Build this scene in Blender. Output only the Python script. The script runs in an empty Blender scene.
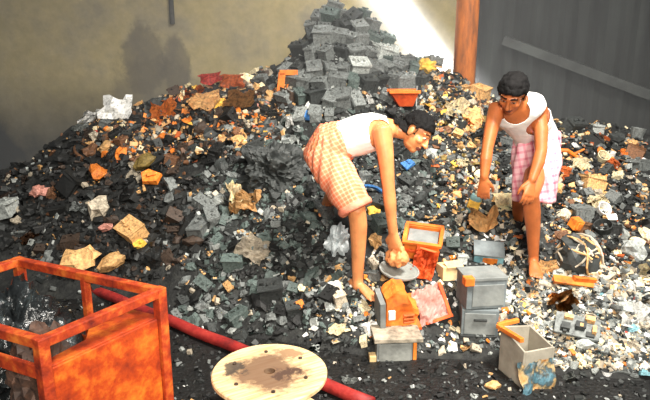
import bpy, bmesh, math, random
from mathutils import Vector, Matrix, Quaternion, noise
R = random.Random(7)
C = bpy.context.scene.collection
sc = bpy.context.scene
PI = math.pi

# ------------------------------------------------------------------ camera model
H = 1.9; PITCH = math.radians(15); F = 632.0
CAM = Vector((0, 0, H))
FW = Vector((0, math.cos(PITCH), -math.sin(PITCH)))
UP = Vector((0, math.sin(PITCH), math.cos(PITCH)))
def ray(px, py): return FW + Vector((1, 0, 0)) * ((px - 325) / F) + UP * ((200 - py) / F)
def W(px, py, Y):
    d = ray(px, py); return CAM + d * (Y / d.y)
def Wz(px, py, z):
    d = ray(px, py); return CAM + d * ((z - H) / d.z)
def proj(p):
    q = Vector(p) - CAM; t = q.dot(FW)
    return 325 + F * q.x / t, 200 - F * q.dot(UP) / t, t

# ------------------------------------------------------------------ materials
def lin(c):
    return tuple(((v / 255 / 12.92) if v / 255 <= .04045 else ((v / 255 + .055) / 1.055) ** 2.4) for v in c) + (1,)
def nodes(name):
    m = bpy.data.materials.new(name); m.use_nodes = True
    nt = m.node_tree; b = nt.nodes['Principled BSDF']
    return m, nt, b
def N(nt, t, **k):
    n = nt.nodes.new(t)
    for a, v in k.items():
        if a.startswith('i_'):
            key = a[2:]; n.inputs[int(key) if key.isdigit() else key.replace('_', ' ')].default_value = v
        else: setattr(n, a, v)
    return n
def L(nt, a, b): nt.links.new(a, b)
def ramp(nt, fac, stops):
    r = nt.nodes.new('ShaderNodeValToRGB'); L(nt, fac, r.inputs[0])
    e = r.color_ramp.elements
    while len(e) < len(stops): e.new(.5)
    for i, (p, c) in enumerate(stops): e[i].position = p; e[i].color = lin(c)
    return r.outputs[0]
def mat(name, c1, c2=None, scale=8, rough=.7, metal=0, bump=.3, c3=None, detail=6, var=.22):
    """mottled surface: noise between two or three colours, a little per-object variation, bump"""
    m, nt, b = nodes(name)
    tc = N(nt, 'ShaderNodeTexCoord')
    n1 = N(nt, 'ShaderNodeTexNoise', i_Scale=scale, i_Detail=detail, i_Roughness=.65)
    L(nt, tc.outputs['Object'], n1.inputs['Vector'])
    c2 = c2 or tuple(int(v * .6) for v in c1)
    st = [(.34, c2), (.6, c1)] if not c3 else [(.3, c2), (.5, c1), (.68, c3)]
    col = ramp(nt, n1.outputs['Fac'], st)
    if var:
        oi = N(nt, 'ShaderNodeObjectInfo')
        mr = N(nt, 'ShaderNodeMapRange', i_3=1 - var, i_4=1 + var); L(nt, oi.outputs['Random'], mr.inputs[0])
        hs = N(nt, 'ShaderNodeHueSaturation'); L(nt, mr.outputs[0], hs.inputs['Value']); L(nt, col, hs.inputs['Color'])
        col = hs.outputs[0]
    L(nt, col, b.inputs['Base Color'])
    b.inputs['Roughness'].default_value = rough; b.inputs['Metallic'].default_value = metal
    if bump:
        n2 = N(nt, 'ShaderNodeTexNoise', i_Scale=scale * 4, i_Detail=4); L(nt, tc.outputs['Object'], n2.inputs['Vector'])
        bp = N(nt, 'ShaderNodeBump', i_Strength=bump, i_Distance=.01); L(nt, n2.outputs['Fac'], bp.inputs['Height'])
        L(nt, bp.outputs[0], b.inputs['Normal'])
    return m
PAL = dict(black=(17, 18, 17), dark=(50, 53, 52), grey=(108, 112, 110), green=(80, 92, 88), light=(158, 162, 158),
           tan=(206, 160, 104), cream=(232, 214, 176), white=(244, 243, 238), orange=(226, 124, 40), rust=(176, 84, 34),
           brown=(112, 76, 50), yellow=(236, 184, 74), blue=(62, 116, 176), teal=(124, 172, 182), pink=(196, 134, 118),
           red=(170, 52, 40), olive=(120, 100, 48), beige=(178, 166, 146), umber=(62, 48, 38))
WORD = dict(black='solid black', dark='charcoal grey', grey='mid grey', green='grey green', light='pale grey', tan='tan',
            cream='cream', white='white', orange='orange', rust='rust brown', brown='brown', yellow='yellow', blue='blue',
            teal='pale teal', pink='pink', red='red', olive='olive', beige='beige', umber='dark umber')
M = {}
for k, c in PAL.items():
    g = .55
    M[k] = mat('scrap ' + WORD[k], c, tuple(int(v * g) for v in c), scale=9, rough=.62, bump=.35,
               c3=tuple(min(255, int(v * 1.15 + 6)) for v in c))

# ------------------------------------------------------------------ object helpers
def link(o): C.objects.link(o); return o
def mesh_obj(name, me, parent=None):
    o = bpy.data.objects.new(name, me); link(o)
    if parent: o.parent = parent
    return o
def obj(name, bm, mats, parent=None, smooth=False, bevel=0):
    me = bpy.data.meshes.new(name)
    bmesh.ops.recalc_face_normals(bm, faces=bm.faces)
    bm.to_mesh(me); bm.free()
    for m in (mats if isinstance(mats, (list, tuple)) else [mats]): me.materials.append(m)
    if smooth:
        for p in me.polygons: p.use_smooth = True
    o = mesh_obj(name, me, parent)
    if bevel:
        b = o.modifiers.new('bevel', 'BEVEL'); b.width = bevel; b.segments = 2; b.limit_method = 'ANGLE'
    return o
def empty(name, loc, rz=0):
    o = bpy.data.objects.new(name, None); link(o); o.location = loc; o.rotation_euler = (0, 0, rz); o.empty_display_size = .1
    return o
def tag(o, label=None, cat=None, group=None, kind=None):
    if label: o['label'] = label
    if cat: o['category'] = cat
    if group: o['group'] = group
    if kind: o['kind'] = kind
    return o
def box(bm, c, s, rot=None, mi=0):
    c = Vector(c); M3 = rot if rot is not None else Matrix.Identity(3)
    vs = [bm.verts.new(c + M3 @ Vector((x * s[0] / 2, y * s[1] / 2, z * s[2] / 2))) for x in (-1, 1) for y in (-1, 1) for z in (-1, 1)]
    for f in ((0, 1, 3, 2), (4, 6, 7, 5), (0, 4, 5, 1), (2, 3, 7, 6), (0, 2, 6, 4), (1, 5, 7, 3)):
        fc = bm.faces.new([vs[i] for i in f]); fc.material_index = mi
    return vs
def bar(bm, a, b, w, h=None, mi=0, upv=(0, 0, 1)):
    """square bar from a to b"""
    a = Vector(a); b = Vector(b); h = h or w
    d = b - a; z = d.normalized(); x = Vector(upv).cross(z)
    if x.length < 1e-3: x = Vector((1, 0, 0)).cross(z)
    x.normalize(); y = z.cross(x)
    rot = Matrix((x, y, z)).transposed()
    box(bm, (a + b) / 2, (w, h, d.length), rot, mi)
def tube(bm, pts, rad, n=14, ref=None, caps=True, mi=0, round_caps=True, fold=None):
    """swept tube; rad item is r or (ra, rb): ra along ref (made perpendicular), rb across"""
    pts = [Vector(p) for p in pts]
    rad = [(r, r) if not isinstance(r, (tuple, list)) else r for r in rad]
    if round_caps and caps:
        t0 = (pts[0] - pts[1]).normalized(); t1 = (pts[-1] - pts[-2]).normalized()
        a, b = rad[0], rad[-1]; ma, mb = min(a), min(b)
        pre = [(pts[0] + t0 * ma * q, (a[0] * s, a[1] * s)) for q, s in ((.95, .3), (.7, .7))]
        post = [(pts[-1] + t1 * mb * q, (b[0] * s, b[1] * s)) for q, s in ((.7, .7), (.95, .3))]
        pts = [p for p, _ in pre] + pts + [p for p, _ in post]
        rad = [r for _, r in pre] + list(rad) + [r for _, r in post]
    rings = []; px = None
    for i, p in enumerate(pts):
        t = (pts[min(i + 1, len(pts) - 1)] - pts[max(i - 1, 0)]).normalized()
        rv = Vector(ref) if ref is not None else (px if px is not None else (Vector((0, 0, 1)) if abs(t.z) < .9 else Vector((1, 0, 0))))
        x = (rv - t * rv.dot(t)).normalized(); y = t.cross(x); px = x
        ring = []
        for k in range(n):
            a = 2 * PI * k / n; f = 1 if not fold else fold(i / (len(pts) - 1), a)
            ring.append(bm.verts.new(p + x * math.cos(a) * rad[i][0] * f + y * math.sin(a) * rad[i][1] * f))
        rings.append(ring)
    for r0, r1 in zip(rings, rings[1:]):
        for k in range(n):
            f = bm.faces.new((r0[k], r0[(k + 1) % n], r1[(k + 1) % n], r1[k])); f.material_index = mi
    if caps:
        f = bm.faces.new(rings[0][::-1]); f.material_index = mi
        f = bm.faces.new(rings[-1]); f.material_index = mi
    return rings
def ellipsoid(bm, c, r, rot=None, mi=0, seg=18):
    mtx = Matrix.Translation(Vector(c)) @ (rot.to_4x4() if rot is not None else Matrix.Identity(4)) @ Matrix.Diagonal((r[0], r[1], r[2], 1))
    bmesh.ops.create_uvsphere(bm, u_segments=seg, v_segments=seg // 2 + 2, radius=1, matrix=mtx)
def lathe(bm, prof, n=32, mi=0, close=False):
    rings = [[bm.verts.new((r * math.cos(2 * PI * k / n), r * math.sin(2 * PI * k / n), z)) for k in range(n)] for r, z in prof]
    pairs = list(zip(rings, rings[1:])) + ([(rings[-1], rings[0])] if close else [])
    for a, b in pairs:
        for k in range(n):
            f = bm.faces.new((a[k], a[(k + 1) % n], b[(k + 1) % n], b[k])); f.material_index = mi
    if not close:
        if prof[0][0] > 1e-4: bm.faces.new(rings[0][::-1]).material_index = mi
        if prof[-1][0] > 1e-4: bm.faces.new(rings[-1]).material_index = mi
def rnd_rot(tilt=1.0, r=R):
    return Matrix.Rotation(r.uniform(0, 2 * PI), 3, 'Z') @ Matrix.Rotation(r.gauss(0, .35) * tilt, 3, 'X') @ Matrix.Rotation(r.gauss(0, .35) * tilt, 3, 'Y')

# ------------------------------------------------------------------ the heap's shape
def zof(py, Y):
    d = ray(325, py); return H + d.z * (Y / d.y)
def yfl(py): return Wz(325, py, 0).y
COLS = [(-80, [(300, None), (235, 4.8), (178, 5.6)]),
        (0,   [(300, None), (240, 4.75), (166, 5.6)]),
        (75,  [(300, None), (200, 5.0), (122, 5.9)]),
        (110, [(305, None), (200, 4.95), (108, 6.0)]),
        (150, [(310, None), (200, 4.9), (96, 6.1)]),
        (215, [(330, None), (220, 4.6), (140, 5.4), (79, 6.2)]),
        (270, [(340, None), (240, 4.3), (150, 5.2), (66, 6.4)]),
        (300, [(345, None), (265, 4.0), (170, 4.95), (110, 5.6), (40, 6.5)]),
        (322, [(350, None), (285, 3.8), (200, 4.6), (110, 5.6), (7, 6.6)]),
        (360, [(355, None), (285, 3.8), (200, 4.6), (110, 5.65), (9, 6.65)]),
        (385, [(358, None), (285, 3.8), (200, 4.6), (110, 5.7), (38, 6.7)]),
        (402, [(359, None), (282, 3.82), (200, 4.6), (110, 5.7), (55, 6.55)]),
        (430, [(360, None), (280, 3.85), (200, 4.6), (110, 5.6), (59, 6.45)]),
        (455, [(361, None), (275, 3.95), (190, 4.7), (110, 5.6), (72, 6.25)]),
        (480, [(362, None), (270, 4.0), (180, 4.8), (86, 6.1)]),
        (535, [(372, None), (268, 4.06), (190, 4.7), (116, 6.0)]),
        (600, [(380, None), (280, 3.9), (200, 4.6), (122, 6.0)]),
        (740, [(388, None), (280, 3.9), (200, 4.6), (136, 5.8)])]
PROF = []
for cx, lst in COLS:
    PROF.append(((cx - 325) / F, [((yfl(p), 0.0) if Y is None else (Y, zof(p, Y))) for p, Y in lst]))
def prof_z(pr, Y):
    if Y <= pr[0][0]: return 0.0
    for (y0, z0), (y1, z1) in zip(pr, pr[1:]):
        if Y <= y1: return z0 + (z1 - z0) * (Y - y0) / (y1 - y0)
    y1, z1 = pr[-1]
    return max(0.0, z1 - (Y - y1) * .75)
def base_h(x, y):
    u = x / (.966 * y + .3)
    if u <= PROF[0][0]: return prof_z(PROF[0][1], y)
    for (u0, p0), (u1, p1) in zip(PROF, PROF[1:]):
        if u <= u1:
            f = (u - u0) / (u1 - u0); return prof_z(p0, y) * (1 - f) + prof_z(p1, y) * f
    return prof_z(PROF[-1][1], y)
def heap_h(x, y):
    z = base_h(x, y)
    a = min(1, z / .12)
    n = noise.noise(Vector((x * 3.1, y * 3.1, 3))) * .055 + noise.noise(Vector((x * 8, y * 8, 9))) * .03
    return max(0.0, z + a * (n - .02))
def hit(px, py, lift=0.0):
    d = ray(px, py); t = 2.2
    while t < 9:
        p = CAM + d * t
        if p.z < heap_h(p.x, p.y) + lift: return p
        t += .03
    return None
def hnormal(x, y):
    e = .08
    return Vector((-(heap_h(x + e, y) - heap_h(x - e, y)) / (2 * e), -(heap_h(x, y + e) - heap_h(x, y - e)) / (2 * e), 1)).normalized()

# ------------------------------------------------------------------ room shell
def wall_mat(name, top, mid, low, zlo, zhi, streak=False, blotch=None):
    m, nt, b = nodes(name)
    tc = N(nt, 'ShaderNodeTexCoord'); sp = N(nt, 'ShaderNodeSeparateXYZ')
    geo = N(nt, 'ShaderNodeNewGeometry'); L(nt, geo.outputs['Position'], sp.inputs[0])
    n1 = N(nt, 'ShaderNodeTexNoise', i_Scale=1.3, i_Detail=7, i_Roughness=.62); L(nt, geo.outputs['Position'], n1.inputs['Vector'])
    n2 = N(nt, 'ShaderNodeTexNoise', i_Scale=7, i_Detail=6, i_Roughness=.7); L(nt, geo.outputs['Position'], n2.inputs['Vector'])
    if streak:
        mp = N(nt, 'ShaderNodeMapping'); mp.inputs['Scale'].default_value = (4.5, 4.5, .35); L(nt, geo.outputs['Position'], mp.inputs[0])
        n3 = N(nt, 'ShaderNodeTexNoise', i_Scale=1.2, i_Detail=5, i_Roughness=.7); L(nt, mp.outputs[0], n3.inputs['Vector'])
        col = ramp(nt, n3.outputs['Fac'], [(.36, mid), (.64, top)])
    else: col = ramp(nt, n1.outputs['Fac'], [(.36, mid), (.62, top)])
    # grime creeping up from the foot of the wall
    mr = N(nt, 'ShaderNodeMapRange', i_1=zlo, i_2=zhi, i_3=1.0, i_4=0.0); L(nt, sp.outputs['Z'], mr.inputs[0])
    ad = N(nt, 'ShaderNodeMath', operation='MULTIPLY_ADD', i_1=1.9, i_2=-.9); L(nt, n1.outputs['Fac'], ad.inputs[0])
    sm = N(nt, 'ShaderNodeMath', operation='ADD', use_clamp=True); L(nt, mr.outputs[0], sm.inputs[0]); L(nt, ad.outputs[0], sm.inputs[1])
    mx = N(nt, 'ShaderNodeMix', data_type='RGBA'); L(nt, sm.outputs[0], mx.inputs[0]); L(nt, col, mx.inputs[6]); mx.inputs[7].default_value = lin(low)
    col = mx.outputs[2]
    # fine mottling
    mm = N(nt, 'ShaderNodeMapRange', i_1=.3, i_2=.7, i_3=.78, i_4=1.12); L(nt, n2.outputs['Fac'], mm.inputs[0])
    mu = N(nt, 'ShaderNodeMix', data_type='RGBA', blend_type='MULTIPLY'); mu.inputs[0].default_value = 1
    cb = N(nt, 'ShaderNodeCombineColor'); [L(nt, mm.outputs[0], cb.inputs[i]) for i in range(3)]
    L(nt, col, mu.inputs[6]); L(nt, cb.outputs[0], mu.inputs[7]); col = mu.outputs[2]
    for (bx, bz, rx, rz, st, bc) in (blotch or []):     # darker rounded blotches with ragged edges
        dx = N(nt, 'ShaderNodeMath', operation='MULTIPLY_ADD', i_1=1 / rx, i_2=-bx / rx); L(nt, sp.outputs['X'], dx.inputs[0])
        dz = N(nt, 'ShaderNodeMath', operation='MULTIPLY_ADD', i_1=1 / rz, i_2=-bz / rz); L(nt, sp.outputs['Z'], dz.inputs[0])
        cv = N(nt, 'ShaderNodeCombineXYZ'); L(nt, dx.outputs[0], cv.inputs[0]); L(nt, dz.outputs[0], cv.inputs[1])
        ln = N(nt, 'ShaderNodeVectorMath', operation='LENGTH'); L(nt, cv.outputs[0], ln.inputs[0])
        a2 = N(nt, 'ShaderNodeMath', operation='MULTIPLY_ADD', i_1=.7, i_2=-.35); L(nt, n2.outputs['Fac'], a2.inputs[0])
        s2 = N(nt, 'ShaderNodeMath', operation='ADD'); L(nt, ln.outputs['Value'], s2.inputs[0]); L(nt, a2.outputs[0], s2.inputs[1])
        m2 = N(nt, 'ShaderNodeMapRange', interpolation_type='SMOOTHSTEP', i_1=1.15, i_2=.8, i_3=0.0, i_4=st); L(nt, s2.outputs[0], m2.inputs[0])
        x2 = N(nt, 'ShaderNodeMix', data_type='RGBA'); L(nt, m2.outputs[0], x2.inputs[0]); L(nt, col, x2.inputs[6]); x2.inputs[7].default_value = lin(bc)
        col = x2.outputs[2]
    L(nt, col, b.inputs['Base Color']); b.inputs['Roughness'].default_value = .9
    bp = N(nt, 'ShaderNodeBump', i_Strength=.3, i_Distance=.02); L(nt, n2.outputs['Fac'], bp.inputs['Height']); L(nt, bp.outputs[0], b.inputs['Normal'])
    return m
WY = 7.7
cornerX = W(474, 80, WY).x
def wpt(px, py): return W(px, py, WY)
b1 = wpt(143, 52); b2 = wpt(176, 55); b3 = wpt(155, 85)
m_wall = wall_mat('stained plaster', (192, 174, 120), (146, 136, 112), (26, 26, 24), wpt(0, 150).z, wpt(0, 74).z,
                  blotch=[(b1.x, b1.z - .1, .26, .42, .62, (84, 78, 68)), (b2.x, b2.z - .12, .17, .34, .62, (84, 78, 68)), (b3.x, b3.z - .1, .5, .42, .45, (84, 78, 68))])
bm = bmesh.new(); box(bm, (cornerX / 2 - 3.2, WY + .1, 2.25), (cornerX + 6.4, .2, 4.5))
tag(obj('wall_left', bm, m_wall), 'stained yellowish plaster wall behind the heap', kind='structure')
# thin conduit on the plaster wall
m_rust_dark = mat('dark pipe', (60, 58, 54), (36, 34, 32), scale=20)
bm = bmesh.new(); p = wpt(173, 24); tube(bm, [(p.x, WY - .03, p.z), (p.x, WY - .03, 4.3)], [.03, .03], n=10, round_caps=False)
tag(obj('trim_1', bm, m_rust_dark), 'short dark conduit fixed high on the plaster wall', kind='structure')

# right wall: dark ribbed metal sheet
m_sheet = wall_mat('smoke dark sheeting', (50, 54, 52), (13, 15, 15), (16, 18, 17), .5, 1.0, streak=True)
A = Vector((cornerX, WY, 0)); Bp = Vector((5.2, 6.1, 0))
d = (Bp - A).normalized(); nrm = Vector((d.y, -d.x, 0)).normalized()
if nrm.y > 0: nrm = -nrm
bm = bmesh.new(); Lw = (Bp - A).length; nseg = int(Lw / .06); prev = None
for i in range(nseg + 1):
    s = Lw * i / nseg; ph = (i % 5)
    off = .035 if ph in (1, 2) else 0.0
    p = A + d * s + nrm * off
    v = (bm.verts.new((p.x, p.y, 0)), bm.verts.new((p.x, p.y, 4.5)))
    if prev: bm.faces.new((prev[0], v[0], v[1], prev[1]))
    prev = v
o = obj('wall_right', bm, m_sheet); sd = o.modifiers.new('t', 'SOLIDIFY'); sd.thickness = .02; sd.offset = 0
tag(o, 'dark ribbed metal sheet wall at the right', kind='structure')
def on_right(px, py, off=0.0):
    dr = ray(px, py); q = A + nrm * off
    t = (q - CAM).dot(nrm) / dr.dot(nrm); return CAM + dr * t
bm = bmesh.new()
a_, b_ = on_right(505, 40, .07), on_right(665, 100, .07)
bar(bm, a_, b_, .1, .24, upv=nrm)
tag(obj('trim_2', bm, mat('dusty ledge', (66, 70, 68), (42, 45, 44), scale=5)), 'sloping grey rail across the sheet wall', kind='structure')

# floor
m_floor, nt, b = nodes('oily floor')
geo = N(nt, 'ShaderNodeNewGeometry'); n1 = N(nt, 'ShaderNodeTexNoise', i_Scale=3.2, i_Detail=9, i_Roughness=.72); L(nt, geo.outputs['Position'], n1.inputs['Vector'])
col = ramp(nt, n1.outputs['Fac'], [(.35, (8, 8, 8)), (.55, (19, 19, 18)), (.75, (40, 39, 37))]); L(nt, col, b.inputs['Base Color'])
n2 = N(nt, 'ShaderNodeTexNoise', i_Scale=40, i_Detail=6); L(nt, geo.outputs['Position'], n2.inputs['Vector'])
bp = N(nt, 'ShaderNodeBump', i_Strength=.7, i_Distance=.02); L(nt, n2.outputs['Fac'], bp.inputs['Height']); L(nt, bp.outputs[0], b.inputs['Normal'])
b.inputs['Roughness'].default_value = .55
bm = bmesh.new(); box(bm, (-.5, 3.5, -.06), (14, 11, .12))
tag(obj('floor', bm, m_floor), 'dark oily floor', kind='structure')

# column
m_col, nt, b = nodes('rusty column')
geo = N(nt, 'ShaderNodeNewGeometry'); sp = N(nt, 'ShaderNodeSeparateXYZ'); L(nt, geo.outputs['Position'], sp.inputs[0])
mp = N(nt, 'ShaderNodeMapping'); mp.inputs['Scale'].default_value = (6, 6, 1.4); L(nt, geo.outputs['Position'], mp.inputs[0])
n1 = N(nt, 'ShaderNodeTexNoise', i_Scale=2.2, i_Detail=7, i_Roughness=.65); L(nt, mp.outputs[0], n1.inputs['Vector'])
col = ramp(nt, n1.outputs['Fac'], [(.32, (112, 66, 34)), (.52, (178, 100, 42)), (.7, (206, 126, 56))]); L(nt, col, b.inputs['Base Color']); b.inputs['Roughness'].default_value = .75
cb_ = W(463.5, 84, 6.35)
bm = bmesh.new(); tube(bm, [(cb_.x, 6.35, 0), (cb_.x, 6.35, 4.4)], [.109, .109], n=28, round_caps=False)
o = obj('support_column', bm, m_col, smooth=True)
for p in o.data.polygons:
    if len(p.vertices) > 4: p.use_smooth = False
tag(o, 'round rusty orange steel column rising behind the heap', 'column')

# ------------------------------------------------------------------ landmarks used in labels (pixel centre, phrase)
LM = []
def mark(px, py, phrase): LM.append((px, py, phrase))

# ------------------------------------------------------------------ scrap prototypes
def p_casing(r):
    bm = bmesh.new(); w, dd, h = 1, r.uniform(.6, .9), r.uniform(.6, .95)
    box(bm, (0, 0, h * .42), (w, dd, h * .84)); box(bm, (0, 0, h * .9), (w * 1.06, dd * 1.06, h * .14))
    for k in range(r.choice((2, 3))):
        box(bm, ((k - .8) * .3, r.uniform(-.1, .1) * dd, h * 1.02), (.13, .13, .14))
    for k in (-.3, 0, .3): box(bm, (k, -dd * .5, h * .4), (.06, .06, h * .7))
    for v in bm.verts: v.co += Vector((r.gauss(0, .03), r.gauss(0, .03), r.gauss(0, .03)))
    for v in bm.verts: v.co.z -= h * .45
    return bm
def p_sheet(r):
    bm = bmesh.new(); n = 6; g = []; w, hh = 1, r.uniform(.6, 1); sd = r.uniform(0, 99); cur = r.uniform(-.8, .8); amp = r.uniform(.2, .45)
    for i in range(n):
        for j in range(n):
            x = (i / (n - 1) - .5) * w; y = (j / (n - 1) - .5) * hh
            z = cur * x * x + amp * noise.noise(Vector((x * 2.3 + sd, y * 2.3, sd))) + .12 * noise.noise(Vector((x * 7, y * 7 + sd, 1)))
            e = (.12 if i in (0, n - 1) or j in (0, n - 1) else .03)
            g.append(bm.verts.new((x + r.gauss(0, e * .6), y + r.gauss(0, e * .6), z)))
    fs = [bm.faces.new((g[i * n + j], g[(i + 1) * n + j], g[(i + 1) * n + j + 1], g[i * n + j + 1])) for i in range(n - 1) for j in range(n - 1)]
    bmesh.ops.solidify(bm, geom=fs, thickness=.05)
    return bm
def p_chunk(r):
    bm = bmesh.new(); bmesh.ops.create_icosphere(bm, subdivisions=2, radius=.5); sd = r.uniform(0, 99)
    sc_ = Vector((1, r.uniform(.6, .95), r.uniform(.5, .8)))
    for v in bm.verts:
        c = v.co.copy(); f = 1 + .7 * noise.noise(c * 2.6 + Vector((sd, 0, 0))) + .35 * noise.noise(c * 6 + Vector((0, sd, 0)))
        v.co = Vector((c.x * sc_.x, c.y * sc_.y, c.z * sc_.z)) * f
    return bm
def p_shard(r):
    bm = bmesh.new(); k = r.choice((4, 5, 6)); th = r.uniform(.08, .22)
    ring = [((.5 * r.uniform(.6, 1)) * math.cos(2 * PI * i / k + r.uniform(-.3, .3)), .42 * r.uniform(.6, 1) * math.sin(2 * PI * i / k)) for i in range(k)]
    lo = [bm.verts.new((x, y, -th / 2 + .25 * x * x)) for x, y in ring]; hi = [bm.verts.new((x * .93, y * .93, th / 2 + .25 * x * x + r.gauss(0, .03))) for x, y in ring]
    bm.faces.new(lo[::-1]); bm.faces.new(hi)
    for i in range(k): bm.faces.new((lo[i], lo[(i + 1) % k], hi[(i + 1) % k], hi[i]))
    box(bm, (r.uniform(-.15, .15), r.uniform(-.1, .1), th / 2 + .05), (.3, .12, .14), rnd_rot(.3, r))
    return bm
def p_board(r):
    bm = bmesh.new(); w, hh = 1, r.uniform(.55, .85)
    box(bm, (0, 0, 0), (w, hh, .05), mi=0)
    for k in range(9):
        s = (r.uniform(.06, .26), r.uniform(.06, .2), r.uniform(.05, .16))
        box(bm, (r.uniform(-.38, .38), r.uniform(-.36, .36) * hh, .02 + s[2] / 2), s, mi=1 + k % 2)
    return bm
def p_cup(r):
    bm = bmesh.new(); h = r.uniform(.5, .9)
    lathe(bm, [(.02, -.4 * h), (.36, -.4 * h), (.5, .5 * h), (.45, .5 * h), (.32, -.3 * h), (.02, -.3 * h)], n=14)
    return bm
def p_strip(r):
    bm = bmesh.new(); a = r.uniform(.2, .9); pts = []
    for i in range(6):
        t = i / 5 - .5; pts.append(Vector((t, a * t * t - .05, .35 * r.uniform(-.3, .3) * t)))
    tube(bm, pts, [(.11, .05)] * 6, n=6, ref=(0, 0, 1), round_caps=False)
    return bm
KIND = dict(casing=('scrap_casing', p_casing, 5), sheet=('crumpled_sheet', p_sheet, 6), chunk=('scrap_chunk', p_chunk, 6), shard=('plastic_shard', p_shard, 6),
            board=('circuit_board', p_board, 4), cup=('broken_cup', p_cup, 2), strip=('bent_strip', p_strip, 4))
KW = dict(casing='battery box casing', sheet='crumpled sheet', chunk='scrap lump', shard='plastic shard', board='circuit board', cup='broken cup', strip='bent strip')
KC = dict(casing='casing', sheet='sheet', chunk='scrap', shard='plastic', board='circuit board', cup='cup', strip='strip')
MESH = {}
def proto_mesh(kind, vi, col):
    if (kind, vi) not in MESH:
        bm = KIND[kind][1](random.Random(hash((len(kind), kind[0] == 'c', vi)) % 9999 + vi * 17)); me = bpy.data.meshes.new(KIND[kind][0])
        bmesh.ops.recalc_face_normals(bm, faces=bm.faces); bm.to_mesh(me); bm.free(); MESH[(kind, vi)] = me
    key = (kind, vi, col)
    if key not in MESH:
        me = MESH[(kind, vi)].copy(); me.materials.append(M[col])
        if kind == 'board': me.materials.append(M['dark']); me.materials.append(M['tan'])
        MESH[key] = me
    return MESH[key]
PIECES = []     # (object, colour, kind, px, py)
PROTO = {}
OCC = []
def place(kind, col, px, py, size_px, sink=.18, tilt=1.0, rot=None, stretch=(1, 1, 1)):
    p = hit(px, py)
    if p is None: return None
    t = (p - CAM).dot(FW); s = size_px * t / F
    vi = R.randrange(KIND[kind][2]); key = (kind, vi, col)
    if key in PROTO: o = PROTO[key].copy(); link(o)
    else: o = mesh_obj(KIND[kind][0], proto_mesh(kind, vi, col)); PROTO[key] = o
    n = hnormal(p.x, p.y)
    q = Vector((0, 0, 1)).rotation_difference(n * .6 + Vector((0, 0, .4))).to_matrix()
    rt = q @ (rot if rot is not None else rnd_rot(tilt))
    o.matrix_world = Matrix.Translation(p + n * s * (.25 - sink)) @ rt.to_4x4() @ Matrix.Diagonal((s * stretch[0], s * stretch[1], s * stretch[2], 1))
    PIECES.append((o, col, kind, px, py)); return o
def wpick(r, lst):
    tot = sum(w for _, w in lst); x = r.uniform(0, tot)
    for a, w in lst:
        x -= w
        if x <= 0: return a
    return lst[-1][0]
def inpoly(x, y, P):
    c = False; j = len(P) - 1
    for i in range(len(P)):
        if (P[i][1] > y) != (P[j][1] > y) and x < (P[j][0] - P[i][0]) * (y - P[i][1]) / (P[j][1] - P[i][1]) + P[i][0]: c = not c
        j = i
    return c
def wl(s): return [(a.split(':')[0], float(a.split(':')[1])) for a in s.split()]
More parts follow.
